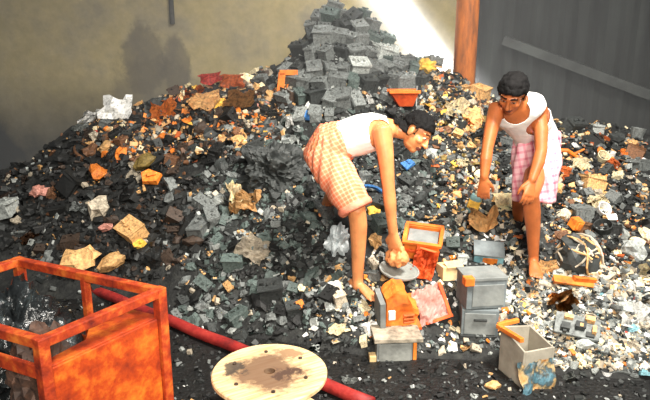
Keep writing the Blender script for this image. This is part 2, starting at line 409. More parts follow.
# zone: polygon in the photo, number of single pieces, colours, kinds, sizes
ZONES = [
 ('summit', [(318, 2), (366, 4), (395, 50), (440, 70), (430, 112), (300, 118), (262, 90), (290, 46)], 34,
  wl('grey:4 dark:2 tan:.6 light:1.2 cream:.3 brown:.3'), wl('shard:2 chunk:2 sheet:1 board:1'), (6, 12)),
 ('upper left', [(75, 122), (110, 112), (150, 94), (215, 76), (268, 66), (290, 100), (265, 150), (160, 165), (90, 150)], 185,
  wl('tan:3.6 orange:1 brown:3.2 black:5 dark:3 cream:.8 rust:.8 umber:3 grey:2 yellow:.15 beige:1.4 red:.12 pink:.15'), wl('chunk:3 sheet:2.2 shard:2.4 casing:1.8 board:1 strip:.5'), (8, 19)),
 ('left', [(0, 172), (75, 128), (150, 165), (205, 180), (210, 262), (100, 292), (0, 255)], 135,
  wl('black:15 umber:3 dark:2 brown:.9 grey:.6 beige:.5 tan:.4 light:.3'), wl('chunk:4 shard:2 sheet:2 casing:1.5 board:.8 strip:.5'), (9, 20)),  # mostly black: the slope's lack of light is put into its colours
 ('middle', [(205, 155), (300, 112), (325, 190), (345, 285), (300, 330), (235, 340), (175, 318), (205, 200)], 170,
  wl('green:6 dark:4 black:4 grey:4 light:.8 tan:.3 beige:.4'), wl('chunk:4 shard:2 casing:2.4 sheet:1.5 board:1'), (9, 21)),
 ('behind man', [(335, 112), (430, 112), (445, 225), (375, 230), (345, 200)], 80,
  wl('green:3 dark:5 black:3 grey:3 tan:.3 light:.4'), wl('chunk:3 casing:2 shard:2 board:1 sheet:1'), (9, 18)),
 ('upper right', [(425, 60), (480, 86), (500, 100), (492, 200), (442, 225), (428, 112)], 140,
  wl('tan:2.2 yellow:.5 brown:2.6 dark:3.4 cream:1 grey:2.4 black:2.4 olive:1.2 rust:.4 beige:1.6'), wl('sheet:2.2 chunk:2.4 shard:2.4 board:1.4 casing:1 cup:.4 strip:.5'), (7, 16)),
 ('right', [(545, 118), (645, 130), (649, 270), (560, 268), (548, 205)], 175,
  wl('dark:5 black:4.6 grey:3 tan:1.3 cream:.7 orange:.35 white:.2 brown:2 rust:.5 beige:1 light:.5'), wl('chunk:3 shard:2 sheet:2 casing:1.6 board:1 cup:.5 strip:.4'), (7, 17)),
 ('behind leaning man', [(488, 98), (560, 116), (566, 272), (495, 270)], 45,
  wl('dark:5 black:4 grey:3 tan:.9 cream:.6 brown:1 beige:1 light:.5'), wl('chunk:3 shard:2 sheet:2 casing:1.6 board:1 strip:.4'), (7, 16)),
 ('lower right', [(500, 268), (649, 270), (649, 376), (555, 380), (525, 330)], 230,
  wl('beige:4.4 cream:1.8 white:1.4 grey:3.6 light:3 dark:2.6 orange:.25 teal:.25 red:.08 tan:.7 yellow:.1'), wl('sheet:4 shard:2.4 board:1 chunk:1 cup:.7 strip:.8'), (9, 20)),
 ('lower middle', [(300, 290), (345, 268), (440, 215), (505, 215), (525, 270), (505, 345), (455, 352), (380, 352), (310, 335)], 140,
  wl('white:1.3 light:2.4 grey:3.6 tan:1.2 orange:.3 dark:4 cream:1.2 beige:1.6 green:1.8'), wl('sheet:3 shard:2.4 chunk:2 board:1.4 casing:.8 strip:.5'), (8, 17)),
 ('front', [(175, 340), (300, 345), (480, 358), (550, 385), (649, 380), (649, 399), (340, 399), (330, 365), (225, 342)], 60,
  wl('black:6 dark:4 grey:1.3 light:.4 beige:.3'), wl('chunk:3 shard:3 sheet:2 strip:.6'), (6, 13)),
]

# ------------------------------------------------------------------ people
def fuse(bm, voxel, smooth=3):
    """grow one continuous skin from overlapping shapes"""
    me = bpy.data.meshes.new('tmp'); bmesh.ops.recalc_face_normals(bm, faces=bm.faces); bm.to_mesh(me); bm.free()
    ob = bpy.data.objects.new('tmp', me); link(ob)
    m1 = ob.modifiers.new('r', 'REMESH'); m1.mode = 'VOXEL'; m1.voxel_size = voxel; m1.use_smooth_shade = True
    m2 = ob.modifiers.new('s', 'SMOOTH'); m2.factor = .5; m2.iterations = smooth
    dg = bpy.context.evaluated_depsgraph_get(); dg.update()
    out = bpy.data.meshes.new_from_object(ob.evaluated_get(dg))
    bpy.data.objects.remove(ob); bpy.data.meshes.remove(me)
    for p in out.polygons: p.use_smooth = True
    return out
def frame3(up, face):
    z = Vector(up).normalized(); y = Vector(face); y = (y - z * y.dot(z)).normalized(); x = y.cross(z)
    return Matrix((x, y, z)).transposed()
def add_head(bm, c, rot, s=1):
    def P(x, y, z): return c + rot @ (Vector((x, y, z)) * s)
    def E(x, y, z, a, b_, d_): ellipsoid(bm, P(x, y, z), (a * s, b_ * s, d_ * s), rot, seg=20)
    E(0, -.012, .032, .075, .096, .085); E(0, .02, -.03, .062, .066, .085); E(0, .05, -.096, .03, .026, .022); E(0, .02, -.085, .05, .05, .03)
    for q in (-1, 1):
        E(q * .04, .058, -.028, .022, .024, .02); E(q * .078, -.008, -.012, .01, .02, .033)
        E(q * .030, .077, .004, .014, .011, .010); E(q * .012, .098, -.036, .009, .011, .008)
    tube(bm, [P(-.048, .068, .026), P(-.02, .085, .024), P(.02, .085, .024), P(.048, .068, .026)], [.010 * s] * 4, n=10)
    tube(bm, [P(0, .083, .018), P(0, .096, -.008), P(0, .108, -.034)], [.009 * s, .010 * s, .014 * s], n=12)
    E(0, .080, -.064, .024, .014, .007); E(0, .078, -.076, .020, .013, .008)
def add_hand(bm, wrist, d, nrm_, thumb, curl=.5, spread=.08, s=1.0):
    d = Vector(d).normalized(); n = Vector(nrm_); n = (n - d * n.dot(d)).normalized(); x = d.cross(n)
    if x.dot(Vector(thumb)) < 0: x = -x          # x points to the thumb side
    w = Vector(wrist)
    tube(bm, [w - d * .02 * s, w + d * .02 * s, w + d * .05 * s, w + d * .088 * s], [(.026 * s, .019 * s), (.031 * s, .018 * s), (.039 * s, .017 * s), (.040 * s, .013 * s)], n=16, ref=x)
    for i, (off, ln) in enumerate(((.031, .072), (.0105, .082), (-.0105, .076), (-.031, .060))):
        p = w + d * .082 * s + x * off * s; ang = 0; pts = [p - d * .02 * s, p]; dd = (d + x * (off * spread / .03)).normalized()
        for k, f in enumerate((.45, .31, .24)):
            ang += curl * (.7, 1, .7)[k]
            p = p + (dd * math.cos(ang) + n * math.sin(ang)) * ln * f * s; pts.append(p)
        tube(bm, pts, [.010 * s, .010 * s, .0095 * s, .0088 * s, .007 * s], n=10)
    b0 = w + d * .022 * s + x * .022 * s
    p1 = b0 + (d * .6 + x * .75 + n * .25).normalized() * .038 * s
    p2 = p1 + (d * .85 + x * .25 + n * .45).normalized() * .030 * s
    p3 = p2 + (d * .9 + n * .5).normalized() * .024 * s
    tube(bm, [b0 - d * .01 * s, p1, p2, p3], [.015 * s, .0125 * s, .0105 * s, .008 * s], n=10)
def add_foot(bm, ankle, toe_dir, s=1.0, drop=.075):
    f = Vector(toe_dir).normalized(); a = Vector(ankle)
    side = f.cross(Vector((0, 0, 1))).normalized(); up = side.cross(f)
    g = a - up * drop * s
    tube(bm, [g - f * .05 * s + up * .03 * s, g - f * .01 * s + up * .035 * s, g + f * .06 * s + up * .033 * s, g + f * .12 * s + up * .02 * s, g + f * .155 * s + up * .016 * s],
         [(.028 * s, .028 * s), (.032 * s, .036 * s), (.036 * s, .03 * s), (.044 * s, .018 * s), (.043 * s, .013 * s)], n=14, ref=side)
    tube(bm, [a + up * .02 * s, a - up * .04 * s + f * .01 * s], [.034 * s, .038 * s], n=14)
    for i in range(5):
        o = (i - 2) * .0185; ln = (.05, .046, .042, .036, .028)[i]
        p = g + f * .148 * s + side * o * s + up * .014 * s
        tube(bm, [p - f * .01 * s, p + f * ln * .6 * s, p + f * ln * s - up * .004 * s], [.0105 * s if i else .013 * s, .0095 * s, .0075 * s], n=8)
def skin_mat(name, c):
    m, nt, b = nodes(name)
    tc = N(nt, 'ShaderNodeTexCoord'); n1 = N(nt, 'ShaderNodeTexNoise', i_Scale=9, i_Detail=6, i_Roughness=.6); L(nt, tc.outputs['Object'], n1.inputs['Vector'])
    col = ramp(nt, n1.outputs['Fac'], [(.3, tuple(int(v * .82) for v in c)), (.6, c)]); L(nt, col, b.inputs['Base Color'])
    b.inputs['Roughness'].default_value = .42; b.inputs['Subsurface Weight'].default_value = .08; b.inputs['Subsurface Scale'].default_value = .02
    b.inputs['Subsurface Radius'].default_value = (1, .4, .2)
    return m
def cloth_mat(name, base, line, size, dark, wide=.3, ang=.6):
    """woven check: bands of line colour crossing on the base"""
    m, nt, b = nodes(name)
    tc = N(nt, 'ShaderNodeTexCoord'); mp = N(nt, 'ShaderNodeMapping'); mp.inputs['Rotation'].default_value = (ang, ang * .7, ang); L(nt, tc.outputs['Object'], mp.inputs[0])
    sp = N(nt, 'ShaderNodeSeparateXYZ'); L(nt, mp.outputs[0], sp.inputs[0])
    fac = None
    for ax in ('X', 'Z'):
        mu = N(nt, 'ShaderNodeMath', operation='MULTIPLY', i_1=1 / size); L(nt, sp.outputs[ax], mu.inputs[0])
        fr = N(nt, 'ShaderNodeMath', operation='FRACT'); L(nt, mu.outputs[0], fr.inputs[0])
        lt = N(nt, 'ShaderNodeMath', operation='LESS_THAN', i_1=wide); L(nt, fr.outputs[0], lt.inputs[0])
        if fac is None: fac = lt
        else:
            ad = N(nt, 'ShaderNodeMath', operation='ADD'); L(nt, fac.outputs[0], ad.inputs[0]); L(nt, lt.outputs[0], ad.inputs[1]); fac = ad
    hf = N(nt, 'ShaderNodeMath', operation='MULTIPLY', i_1=.5); L(nt, fac.outputs[0], hf.inputs[0])
    c0 = ramp(nt, hf.outputs[0], [(0, base), (.5, tuple((a + c) // 2 for a, c in zip(base, line))), (1, line)])
    n1 = N(nt, 'ShaderNodeTexNoise', i_Scale=14, i_Detail=5); L(nt, tc.outputs['Object'], n1.inputs['Vector'])
    mr = N(nt, 'ShaderNodeMapRange', i_1=.35, i_2=.65, i_3=0.0, i_4=.35); L(nt, n1.outputs['Fac'], mr.inputs[0])
    mx = N(nt, 'ShaderNodeMix', data_type='RGBA'); L(nt, mr.outputs[0], mx.inputs[0]); L(nt, c0, mx.inputs[6]); mx.inputs[7].default_value = lin(dark)
    L(nt, mx.outputs[2], b.inputs['Base Color']); b.inputs['Roughness'].default_value = .85
    return m
m_eye = mat('eye white', (226, 218, 206), bump=0, var=0); m_pupil = mat('iris', (30, 20, 16), bump=0, rough=.2, var=0); m_lip = mat('lips', (120, 62, 52), bump=0, var=0)
m_hair = mat('black hair', (16, 14, 14), (7, 6, 6), scale=60, rough=.7, bump=.6, var=0)
m_vest = mat('white vest cotton', (240, 238, 232), (222, 220, 216), scale=14, rough=.85, bump=.1, var=0)

def paint_face(me, hc, rot, s):
    inv = rot.inverted()
    for p in me.polygons:
        if (p.center - hc).length > .2: continue
        q = inv @ (p.center - hc) / s; ax = abs(q.x)
        if q.y > .068 and (ax - .030) ** 2 / .013 ** 2 + (q.z - .003) ** 2 / .0075 ** 2 < 1:
            p.material_index = 2 if abs(ax - .030) < .006 else 1
        elif q.y > .06 and .012 < ax < .052 and abs(q.z - (.031 - .12 * abs(ax - .03))) < .004: p.material_index = 4
        elif q.y > .07 and ax < .024 and -.083 < q.z < -.060: p.material_index = 3
def shell_from(me, name, test, off, mats, parent, nz=0.0, nsc=40, thick=.004):
    src = me; keep = [p for p in src.polygons if test(p.center)]
    idx = {}; vs = []; fs = []
    for p in keep:
        f = []
        for v in p.vertices:
            if v not in idx:
                idx[v] = len(vs); co = src.vertices[v].co; no = src.vertices[v].normal
                vs.append(co + no * (off + nz * (noise.noise(co * nsc) + .5 * noise.noise(co * nsc * 2.3))))
            f.append(idx[v])
        fs.append(f)
    m2 = bpy.data.meshes.new(name); m2.from_pydata(vs, [], fs); m2.materials.append(mats)
    for p in m2.polygons: p.use_smooth = True
    o = mesh_obj(name, m2, parent)
    sm = o.modifiers.new('soft', 'SMOOTH'); sm.factor = .5; sm.iterations = 2
    sd_ = o.modifiers.new('thick', 'SOLIDIFY'); sd_.thickness = thick; sd_.offset = 1
    return o
def seg_dist(p, a, b):
    ab = b - a; t = max(0, min(1, (p - a).dot(ab) / ab.length_squared)); return (p - a - ab * t).length, t
def hair_test(hc, rot, s, line=.05):
    inv = rot.inverted()
    def f(c):
        if (c - hc).length > .17 * s: return False
        q = inv @ (c - hc) / s
        if abs(q.x) > .066 and -.03 < q.y < .016 and q.z < .02: return False     # ears
        if q.y > .02: return q.z > line + .25 * max(0, .05 - abs(q.x)) - .1 * max(0, abs(q.x) - .05) * 4
        return q.z > -.045 + .9 * (q.y + .02 if q.y > -.02 else 0) or (q.y < -.045 and q.z > .0)
    return f

def cloth_fuse(bm, name, material, parent, voxel=.011, amp=.006, fx=None):
    me = fuse(bm, voxel, 4)
    ns = [v.normal.copy() for v in me.vertices]
    for v, n in zip(me.vertices, ns):
        c = v.co
        v.co = c + n * (amp * math.sin(fx(c)) + amp * .9 * noise.noise(c * 13)) if fx else c + n * amp * noise.noise(c * 13)
    me.materials.clear(); me.materials.append(material); return mesh_obj(name, me, parent)

m_hair.node_tree.nodes['Principled BSDF'].inputs['Specular IOR Level'].default_value = .2
# ---- the man bending over at the centre
bm = bmesh.new()
sp = [W(321, 155, 4.02), W(326, 148, 4.0), W(344, 140, 3.99), W(361, 134.5, 3.98), W(375, 131, 3.98), W(386, 129, 3.98)]
lat = Vector((.05, 1, 0))
tube(bm, sp, [(.115, .085), (.155, .13), (.14, .112), (.155, .118), (.165, .108), (.12, .075)], n=24, ref=lat)
hcL = W(416.5, 132.5, 3.96)
tube(bm, [sp[-1], W(396, 129.5, 3.98), W(406, 131.5, 3.97)], [.062, .053, .052], n=16)
rotL = frame3((.62, .02, .78), (.66, -.52, -.54)); add_head(bm, hcL, rotL, 1.0)
armL = [W(382, 132, 3.82), W(386, 158, 3.80), W(388.5, 186, 3.79), W(390, 202, 3.79), W(392.5, 232, 3.80)]
tube(bm, [W(378, 128, 3.93)] + armL, [.06, .064, .049, .039, .040, .0265], n=16)
add_hand(bm, W(392.7, 235, 3.80), W(396, 260, 3.82) - W(392.7, 235, 3.80), (.5, .8, 0), (-.2, .6, 0), curl=.42)
armR = [W(381, 128, 4.14), W(384, 156, 4.13), W(387, 184, 4.1), W(389, 202, 4.06), W(394, 232, 3.97)]
tube(bm, [W(378, 128, 4.02)] + armR, [.06, .06, .047, .038, .039, .026], n=16)
add_hand(bm, W(394.5, 235, 3.96), W(399, 258, 3.92) - W(394.5, 235, 3.96), (.2, -.8, 0), (-.3, -.6, 0), curl=.42)
nk = W(356.5, 209, 3.74)
tube(bm, [W(325, 152, 3.93), W(341, 180, 3.84), nk], [.105, .086, .058], n=18)
tube(bm, [nk, W(358.5, 226, 3.76), W(358.5, 245, 3.775), W(357.5, 280, 3.80)], [.057, .056, .048, .034], n=16)
pa = W(357.5, 280, 3.80); fz = pa
add_foot(bm, pa, (.62, -.72, -.12), .98, drop=.07)
fk = W(338, 184, 4.36)
tube(bm, [W(324, 150, 4.1), W(331, 168, 4.24), fk], [.105, .085, .058], n=18)
tube(bm, [fk, W(331, 197, 4.44), W(325, 207, 4.50)], [.055, .05, .036], n=16)
add_foot(bm, W(324, 209, 4.51), (.5, .75, .1), .95, drop=.07)
meL = fuse(bm, .0052, 3)
m_skinL = skin_mat('warm brown skin', (222, 144, 90))
for m_ in (m_skinL, m_eye, m_pupil, m_lip, m_hair): meL.materials.append(m_)
paint_face(meL, hcL, rotL, 1.0)
man = mesh_obj('person', meL)
tag(man, 'person in white sleeveless vest and orange checked waistcloth bending over at the centre', 'person', kind=None)
MANL = man
def vestL(c):
    best = min((seg_dist(c, a, b)[0], i) for i, (a, b) in enumerate(zip(sp, sp[1:])))
    pr = (c - sp[1]).dot((sp[-1] - sp[1]).normalized()) / (sp[-1] - sp[1]).length
    if best[0] > .23 or pr < .14 or pr > 1.05: return False
    if c.z < sp[1].z - .17: return False
    for arm in (armL, armR):
        dd, t = seg_dist(c, arm[0] - (arm[1] - arm[0]) * .1, arm[1])
        if dd < .078: return False
        if min(seg_dist(c, a, b)[0] for a, b in zip(arm[1:], arm[2:])) < .09: return False
    if seg_dist(c, W(393, 129.5, 3.98), hcL)[0] < .075: return False
    for a, b in ((W(325, 152, 3.93), nk), (W(324, 150, 4.1), fk)):
        dd, t = seg_dist(c, a, b)
        if dd < .12 and t > .15: return False
    return True
shell_from(meL, 'vest', vestL, .006, m_vest, man, nz=.003, nsc=16, thick=.005)
shell_from(meL, 'hair', hair_test(hcL, rotL, 1.0, .045), .012, m_hair, man, nz=.010, nsc=45, thick=.006)
bm = bmesh.new()
tube(bm, [W(343, 141, 3.99), W(332, 145, 4.0), W(322, 153, 4.01)], [(.165, .132), (.185, .15), (.165, .118)], n=26, ref=lat)
tube(bm, [W(324, 152, 3.95), W(334, 172, 3.87), W(346, 192, 3.79), W(356, 209, 3.735)], [(.128), (.122), (.112), (.104)], n=26, round_caps=False)
tube(bm, [W(325, 152, 4.1), W(331, 166, 4.23), W(337, 183, 4.36)], [.122, .112, .1], n=24, round_caps=False)
hipv = W(325, 152, 3.95); axv = (nk - hipv).normalized()
m_lungiL = cloth_mat('orange checked cotton', (230, 122, 84), (248, 186, 150), .026, (218, 106, 72), wide=.32)
lun = cloth_fuse(bm, 'waistcloth', m_lungiL, man, fx=lambda c: 42 * math.atan2((c - hipv).y, (c - hipv).x) * .35 + 9 * (c - hipv).dot(axv))
bm = bmesh.new(); a0 = W(353, 203, 3.75); a1 = W(356.5, 210, 3.735)
tube(bm, [a0, a0.lerp(a1, .5), a1], [.109, .117, .110], n=28, round_caps=False)
cloth_fuse(bm, 'rolled_hem', mat('folded hem', (240, 150, 120), (226, 126, 98), scale=20, var=0), lun, voxel=.009, amp=.005)

# ---- the man behind, leaning on his knee
bm = bmesh.new()
spR = [W(538, 143, 4.22), W(533, 130, 4.17), W(526, 118, 4.06), W(519.5, 110, 3.96), W(515, 105, 3.91)]
latR = Vector((1, .25, 0))
tube(bm, spR, [(.14, .115), (.128, .1), (.145, .108), (.15, .095), (.10, .07)], n=24, ref=latR)
hcR = W(512.5, 93.5, 3.83)
tube(bm, [spR[-1], W(513.5, 99, 3.86)], [.06, .052], n=16)
rotR = frame3((-.16, -.58, .80), (-.42, -.62, -.66)); add_head(bm, hcR, rotR, .98)
aL = [W(496.5, 109, 3.93), W(491.5, 128, 3.86), W(487.5, 147, 3.82), W(486, 159, 3.80), W(484, 177, 3.78)]
tube(bm, [W(508, 108, 3.93)] + aL, [.055, .056, .044, .036, .037, .0255], n=16)
add_hand(bm, W(484, 179.5, 3.78), W(483, 200, 3.79) - W(484, 179.5, 3.78), (.3, .9, 0), (1, -.2, 0), curl=.4, s=.95)
aR = [W(537.5, 111, 4.0), W(541, 131, 3.93), W(541, 151, 3.87), W(538.5, 162, 3.84), W(532, 180, 3.80)]
tube(bm, [W(528, 110, 3.97)] + aR, [.058, .058, .045, .038, .039, .027], n=16)
add_hand(bm, W(531.5, 181.5, 3.80), W(528, 200, 3.77) - W(531.5, 181.5, 3.80), (-.1, 1, .1), (-1, 0, 0), curl=.32, s=.97)
kR = W(530.5, 194, 3.88)
tube(bm, [W(543, 143, 4.2), W(537, 168, 4.05), kR], [.095, .078, .055], n=18)
tube(bm, [kR, W(532, 212, 3.92), W(533, 228, 3.95), W(533.5, 256, 3.99)], [.054, .055, .047, .033], n=16)
add_foot(bm, W(533.5, 257, 3.99), (-.15, -.95, -.12), .95, drop=.07)
kB = W(521, 188, 4.34)
tube(bm, [W(531, 143, 4.28), W(525, 166, 4.32), kB], [.095, .078, .055], n=18)
tube(bm, [kB, W(519, 203, 4.4), W(518, 222, 4.46)], [.053, .052, .034], n=16)
add_foot(bm, W(518, 223, 4.46), (-.3, -.9, 0), .95, drop=.07)
meR = fuse(bm, .0052, 3)
m_skinR = skin_mat('brown skin', (192, 108, 58))
for m_ in (m_skinR, m_eye, m_pupil, m_lip, m_hair): meR.materials.append(m_)
paint_face(meR, hcR, rotR, .98)
manR = mesh_obj('person', meR)
tag(manR, 'person in white vest and pink checked waistcloth leaning forward with one hand on the knee', 'person')
spU = (spR[-1] - spR[0]).normalized()
def vestR(c):
    pr = (c - spR[0]).dot(spU) / (spR[-1] - spR[0]).length
    if pr < .05 or pr > 1.06: return False
    if min(seg_dist(c, a, b)[0] for a, b in zip(spR, spR[1:])) > .2: return False
    for arm, rr_ in ((aL, .066), (aR, .088)):
        if seg_dist(c, arm[0] + (arm[0] - arm[1]) * .05, arm[1])[0] < rr_: return False
        if min(seg_dist(c, a, b)[0] for a, b in zip(arm[1:], arm[2:])) < .053: return False
    if seg_dist(c, spR[-1], hcR)[0] < .075: return False
    # scoop neck at the front
    if (c - W(516, 113, 3.87)).length < .08 or (c - W(543, 100, 4.03)).length < .092: return False
    if (c - W(497, 104, 3.94)).length < .05: return False
    if seg_dist(c, W(543, 143, 4.2), kR)[1] > .2 and seg_dist(c, W(543, 143, 4.2), kR)[0] < .1: return False
    return True
shell_from(meR, 'vest', vestR, .006, m_vest, manR, nz=.003, nsc=16, thick=.005)
shell_from(meR, 'hair', hair_test(hcR, rotR, .98, .048), .011, m_hair, manR, nz=.007, nsc=50, thick=.006)
bm = bmesh.new()
tube(bm, [W(537, 133, 4.19), W(537, 145, 4.19), W(536, 160, 4.15), W(535, 178, 4.11), W(534, 201, 4.08)],
     [(.147, .128), (.150, .15), (.146, .17), (.138, .18), (.118, .18)], n=30, ref=latR, round_caps=False, fold=lambda t, a: 1 + .06 * t * math.sin(9 * a))
ctr = W(536, 160, 4.15)
m_lungiR = cloth_mat('pink checked cotton', (240, 186, 194), (202, 88, 116), .046, (248, 220, 222), wide=.34, ang=.25)
cloth_fuse(bm, 'waistcloth', m_lungiR, manR, amp=.009, fx=lambda c: 8 * math.atan2((c - ctr).y, (c - ctr).x))

# ------------------------------------------------------------------ rusty cart at the lower left
m_rust = mat('rusty orange paint', (178, 60, 22), (92, 22, 16), scale=9, rough=.6, bump=.5, c3=(224, 120, 44), var=0, detail=9)
m_rustp = mat('rusty orange sheet', (186, 66, 18), (112, 28, 16), scale=8, rough=.55, bump=.4, c3=(228, 124, 36), var=0, detail=9)
ZT = .75
cF = Wz(40, 338, ZT); cR = Wz(159, 288, ZT); cB = Wz(18, 258, ZT); cL = cF + (cB - cR)
cart = empty('scrap_cart', (cF.x, cF.y, 0))
tag(cart, 'open rusty orange angle iron cart frame standing at the lower left', 'cart')
def cpart(name, fn, m_=None, parent=None, bevel=.004):
    bm = bmesh.new(); fn(bm); o = obj(name, bm, m_ or m_rust, bevel=bevel)
    o.parent = parent or cart
    o.matrix_parent_inverse = Matrix.Identity(4)
    if parent is None: o.location = -cart.location
    return o
for a, b_ in ((cF, cR), (cR, cB), (cB, cL), (cL, cF)):
    d_ = (b_ - a).normalized() * .021
    cpart('rail', lambda bm: bar(bm, a - d_ * 0 + Vector((0, 0, -.02)), b_ + Vector((0, 0, -.02)), .042, .042))
for a in (cF, cR, cB, cL):
    cpart('post', lambda bm: bar(bm, (a.x, a.y, 0), (a.x, a.y, ZT + .002), .048, .048, upv=(cR - cF)))
midp = cR.lerp(cB, .5)
cpart('post', lambda bm: bar(bm, (midp.x, midp.y, 0), (midp.x, midp.y, ZT - .03), .036, .036, upv=(cR - cF)))
ax1 = (cR - cF).normalized(); ax2 = (cB - cR).normalized(); ZP = .605
def panel(bm, a, b_, z0, z1, th=.012, inset=.026):
    u = (b_ - a).normalized(); p = a + u * inset; q = b_ - u * inset; n_ = u.cross(Vector((0, 0, 1)))
    rot = Matrix((u, n_, Vector((0, 0, 1)))).transposed()
    box(bm, ((p.x + q.x) / 2, (p.y + q.y) / 2, (z0 + z1) / 2), ((q - p).length, th, z1 - z0), rot)
cpart('side_panel', lambda bm: panel(bm, cF, cR, .06, ZP), m_rustp)
cpart('side_panel', lambda bm: panel(bm, cR, cB, .06, .40), m_rustp)
cpart('side_panel', lambda bm: panel(bm, cB, cL, .06, .40), m_rustp)
def shelf(bm):
    u, n_ = ax1, ax2
    pts = [(.03, .0), (.60, .0), (.60, .16), (.36, .17), (.27, .085), (.03, .06)]
    lo = [bm.verts.new(cF + u * a + n_ * (b_ + .012) + Vector((0, 0, ZP - ZT - .012))) for a, b_ in pts]
    hi = [bm.verts.new(v.co + Vector((0, 0, .014))) for v in lo]
    bm.faces.new(lo[::-1]); bm.faces.new(hi)
    for i in range(len(pts)): bm.faces.new((lo[i], lo[(i + 1) % 6], hi[(i + 1) % 6], hi[i]))
cpart('top_ledge', shelf, m_rustp)
def fl(bm):
    c4 = [cF, cR, cB, cL]; u, n_ = ax1, ax2
    cc = (cF + cB) / 2; rot = Matrix((u, n_, Vector((0, 0, 1)))).transposed()
    box(bm, (cc.x, cc.y, .09), ((cR - cF).length - .03, (cB - cR).length - .03, .016), rot)
cpart('floor_plate', fl, m_rustp)
cpart('rail', lambda bm: bar(bm, cL + Vector((0, 0, ZP - ZT - .01)), cF + Vector((0, 0, ZP - ZT - .01)), .02, .06))
mark(100, 340, 'rusty orange cart')
# dark sack in the cart
def lump(bm, c, r, sd, amp=.35, sub=4, freq=2.2, fine=.12):
    bmesh.ops.create_icosphere(bm, subdivisions=sub, radius=1)
    for v in bm.verts:
        k = v.co.copy(); f = 1 + amp * noise.noise(k * freq + Vector((sd, 0, 0))) + fine * (1 - 2 * abs(noise.noise(k * 5 + Vector((0, sd, 0)))))
        v.co = Vector(c) + Vector((k.x * r[0], k.y * r[1], k.z * r[2])) * f
m_bag = mat('black plastic bag', (30, 33, 34), (12, 13, 14), scale=7, rough=.22, bump=1.0, c3=(72, 82, 84), var=0)
cc = (cF + cB) / 2
bm = bmesh.new(); lump(bm, (0, 0, 0), (.21, .26, .245), 4.2, amp=.4, sub=5, fine=.3)
zmin = min(v.co.z for v in bm.verts)
sack = obj('plastic_sack', bm, m_bag, smooth=True); sack.location = (cc.x + ax2.x * .13, cc.y + ax2.y * .13, .098 - zmin); sack.rotation_euler = (0, 0, .3)
tag(sack, 'shiny black plastic sack lying inside the rusty cart', 'sack')
bm = bmesh.new(); lump(bm, (0, 0, 0), (.12, .13, .20), 8.8, amp=.4, fine=.35)
q = cF + ax2 * .22 + ax1 * .17; zmin = min(v.co.z for v in bm.verts)
o = obj('scrap_bundle', bm, mat('brown matted scrap', (74, 54, 44), (30, 24, 22), scale=14, c3=(104, 74, 58), var=0), smooth=False); o.location = (q.x - .02, q.y + .02, .098 - zmin)
tag(o, 'dark brown bundle of matted scrap inside the rusty cart, beside its front post', 'scrap')

# ------------------------------------------------------------------ cable reel and red pipe
m_wood, nt, b = nodes('weathered reel wood')
tc = N(nt, 'ShaderNodeTexCoord'); mp = N(nt, 'ShaderNodeMapping'); mp.inputs['Scale'].default_value = (3, 40, 3); L(nt, tc.outputs['Object'], mp.inputs[0])
n1 = N(nt, 'ShaderNodeTexNoise', i_Scale=2, i_Detail=6); L(nt, mp.outputs[0], n1.inputs['Vector'])
col = ramp(nt, n1.outputs['Fac'], [(.3, (190, 150, 100)), (.5, (226, 194, 144)), (.7, (238, 214, 170))])
sp_ = N(nt, 'ShaderNodeVectorMath', operation='LENGTH'); L(nt, tc.outputs['Object'], sp_.inputs[0])
n2 = N(nt, 'ShaderNodeTexNoise', i_Scale=9, i_Detail=7, i_Roughness=.7); L(nt, tc.outputs['Object'], n2.inputs['Vector'])
def stain(cx, cy, rad, colr, src):
    o_ = N(nt, 'ShaderNodeVectorMath', operation='SUBTRACT'); L(nt, tc.outputs['Object'], o_.inputs[0]); o_.inputs[1].default_value = (cx, cy, .3)
    ln = N(nt, 'ShaderNodeVectorMath', operation='LENGTH'); L(nt, o_.outputs[0], ln.inputs[0])
    a = N(nt, 'ShaderNodeMath', operation='MULTIPLY_ADD', i_1=.34, i_2=-.17); L(nt, n2.outputs['Fac'], a.inputs[0])
    s = N(nt, 'ShaderNodeMath', operation='ADD'); L(nt, ln.outputs['Value'], s.inputs[0]); L(nt, a.outputs[0], s.inputs[1])
    mr = N(nt, 'ShaderNodeMapRange', i_1=rad * 1.15, i_2=rad * .7, i_3=0.0, i_4=.9); L(nt, s.outputs[0], mr.inputs[0])
    mx = N(nt, 'ShaderNodeMix', data_type='RGBA'); L(nt, mr.outputs[0], mx.inputs[0]); L(nt, src, mx.inputs[6]); mx.inputs[7].default_value = lin(colr)
    return mx.outputs[2]
col = stain(-.01, .0, .185, (104, 74, 56), col); col = stain(-.15, .12, .055, (66, 58, 50), col); col = stain(.07, -.05, .06, (72, 50, 40), col); col = stain(.17, .1, .04, (150, 116, 84), col)
L(nt, col, b.inputs['Base Color']); b.inputs['Roughness'].default_value = .75
rc = Wz(269.5, 371, .3)
reel = empty('cable_reel', (rc.x, rc.y, 0), .5)
tag(reel, 'pale wooden cable reel with a stained round top standing on the floor', 'cable reel')
RR = .281
def ring(z0, z1): return [(.028, z0), (RR - .006, z0), (RR, z0 + .006), (RR, z1 - .006), (RR - .006, z1), (.028, z1)]
bm = bmesh.new(); lathe(bm, ring(.272, .3), n=56, close=True); obj('flange', bm, m_wood, reel)
bm = bmesh.new(); lathe(bm, ring(0.0, .03), n=56, close=True); obj('flange', bm, m_wood, reel)
bm = bmesh.new(); lathe(bm, [(.028, .03), (.13, .03), (.13, .272), (.028, .272)], n=32, close=True); obj('core', bm, mat('reel core', (150, 100, 60), scale=6, var=0), reel)
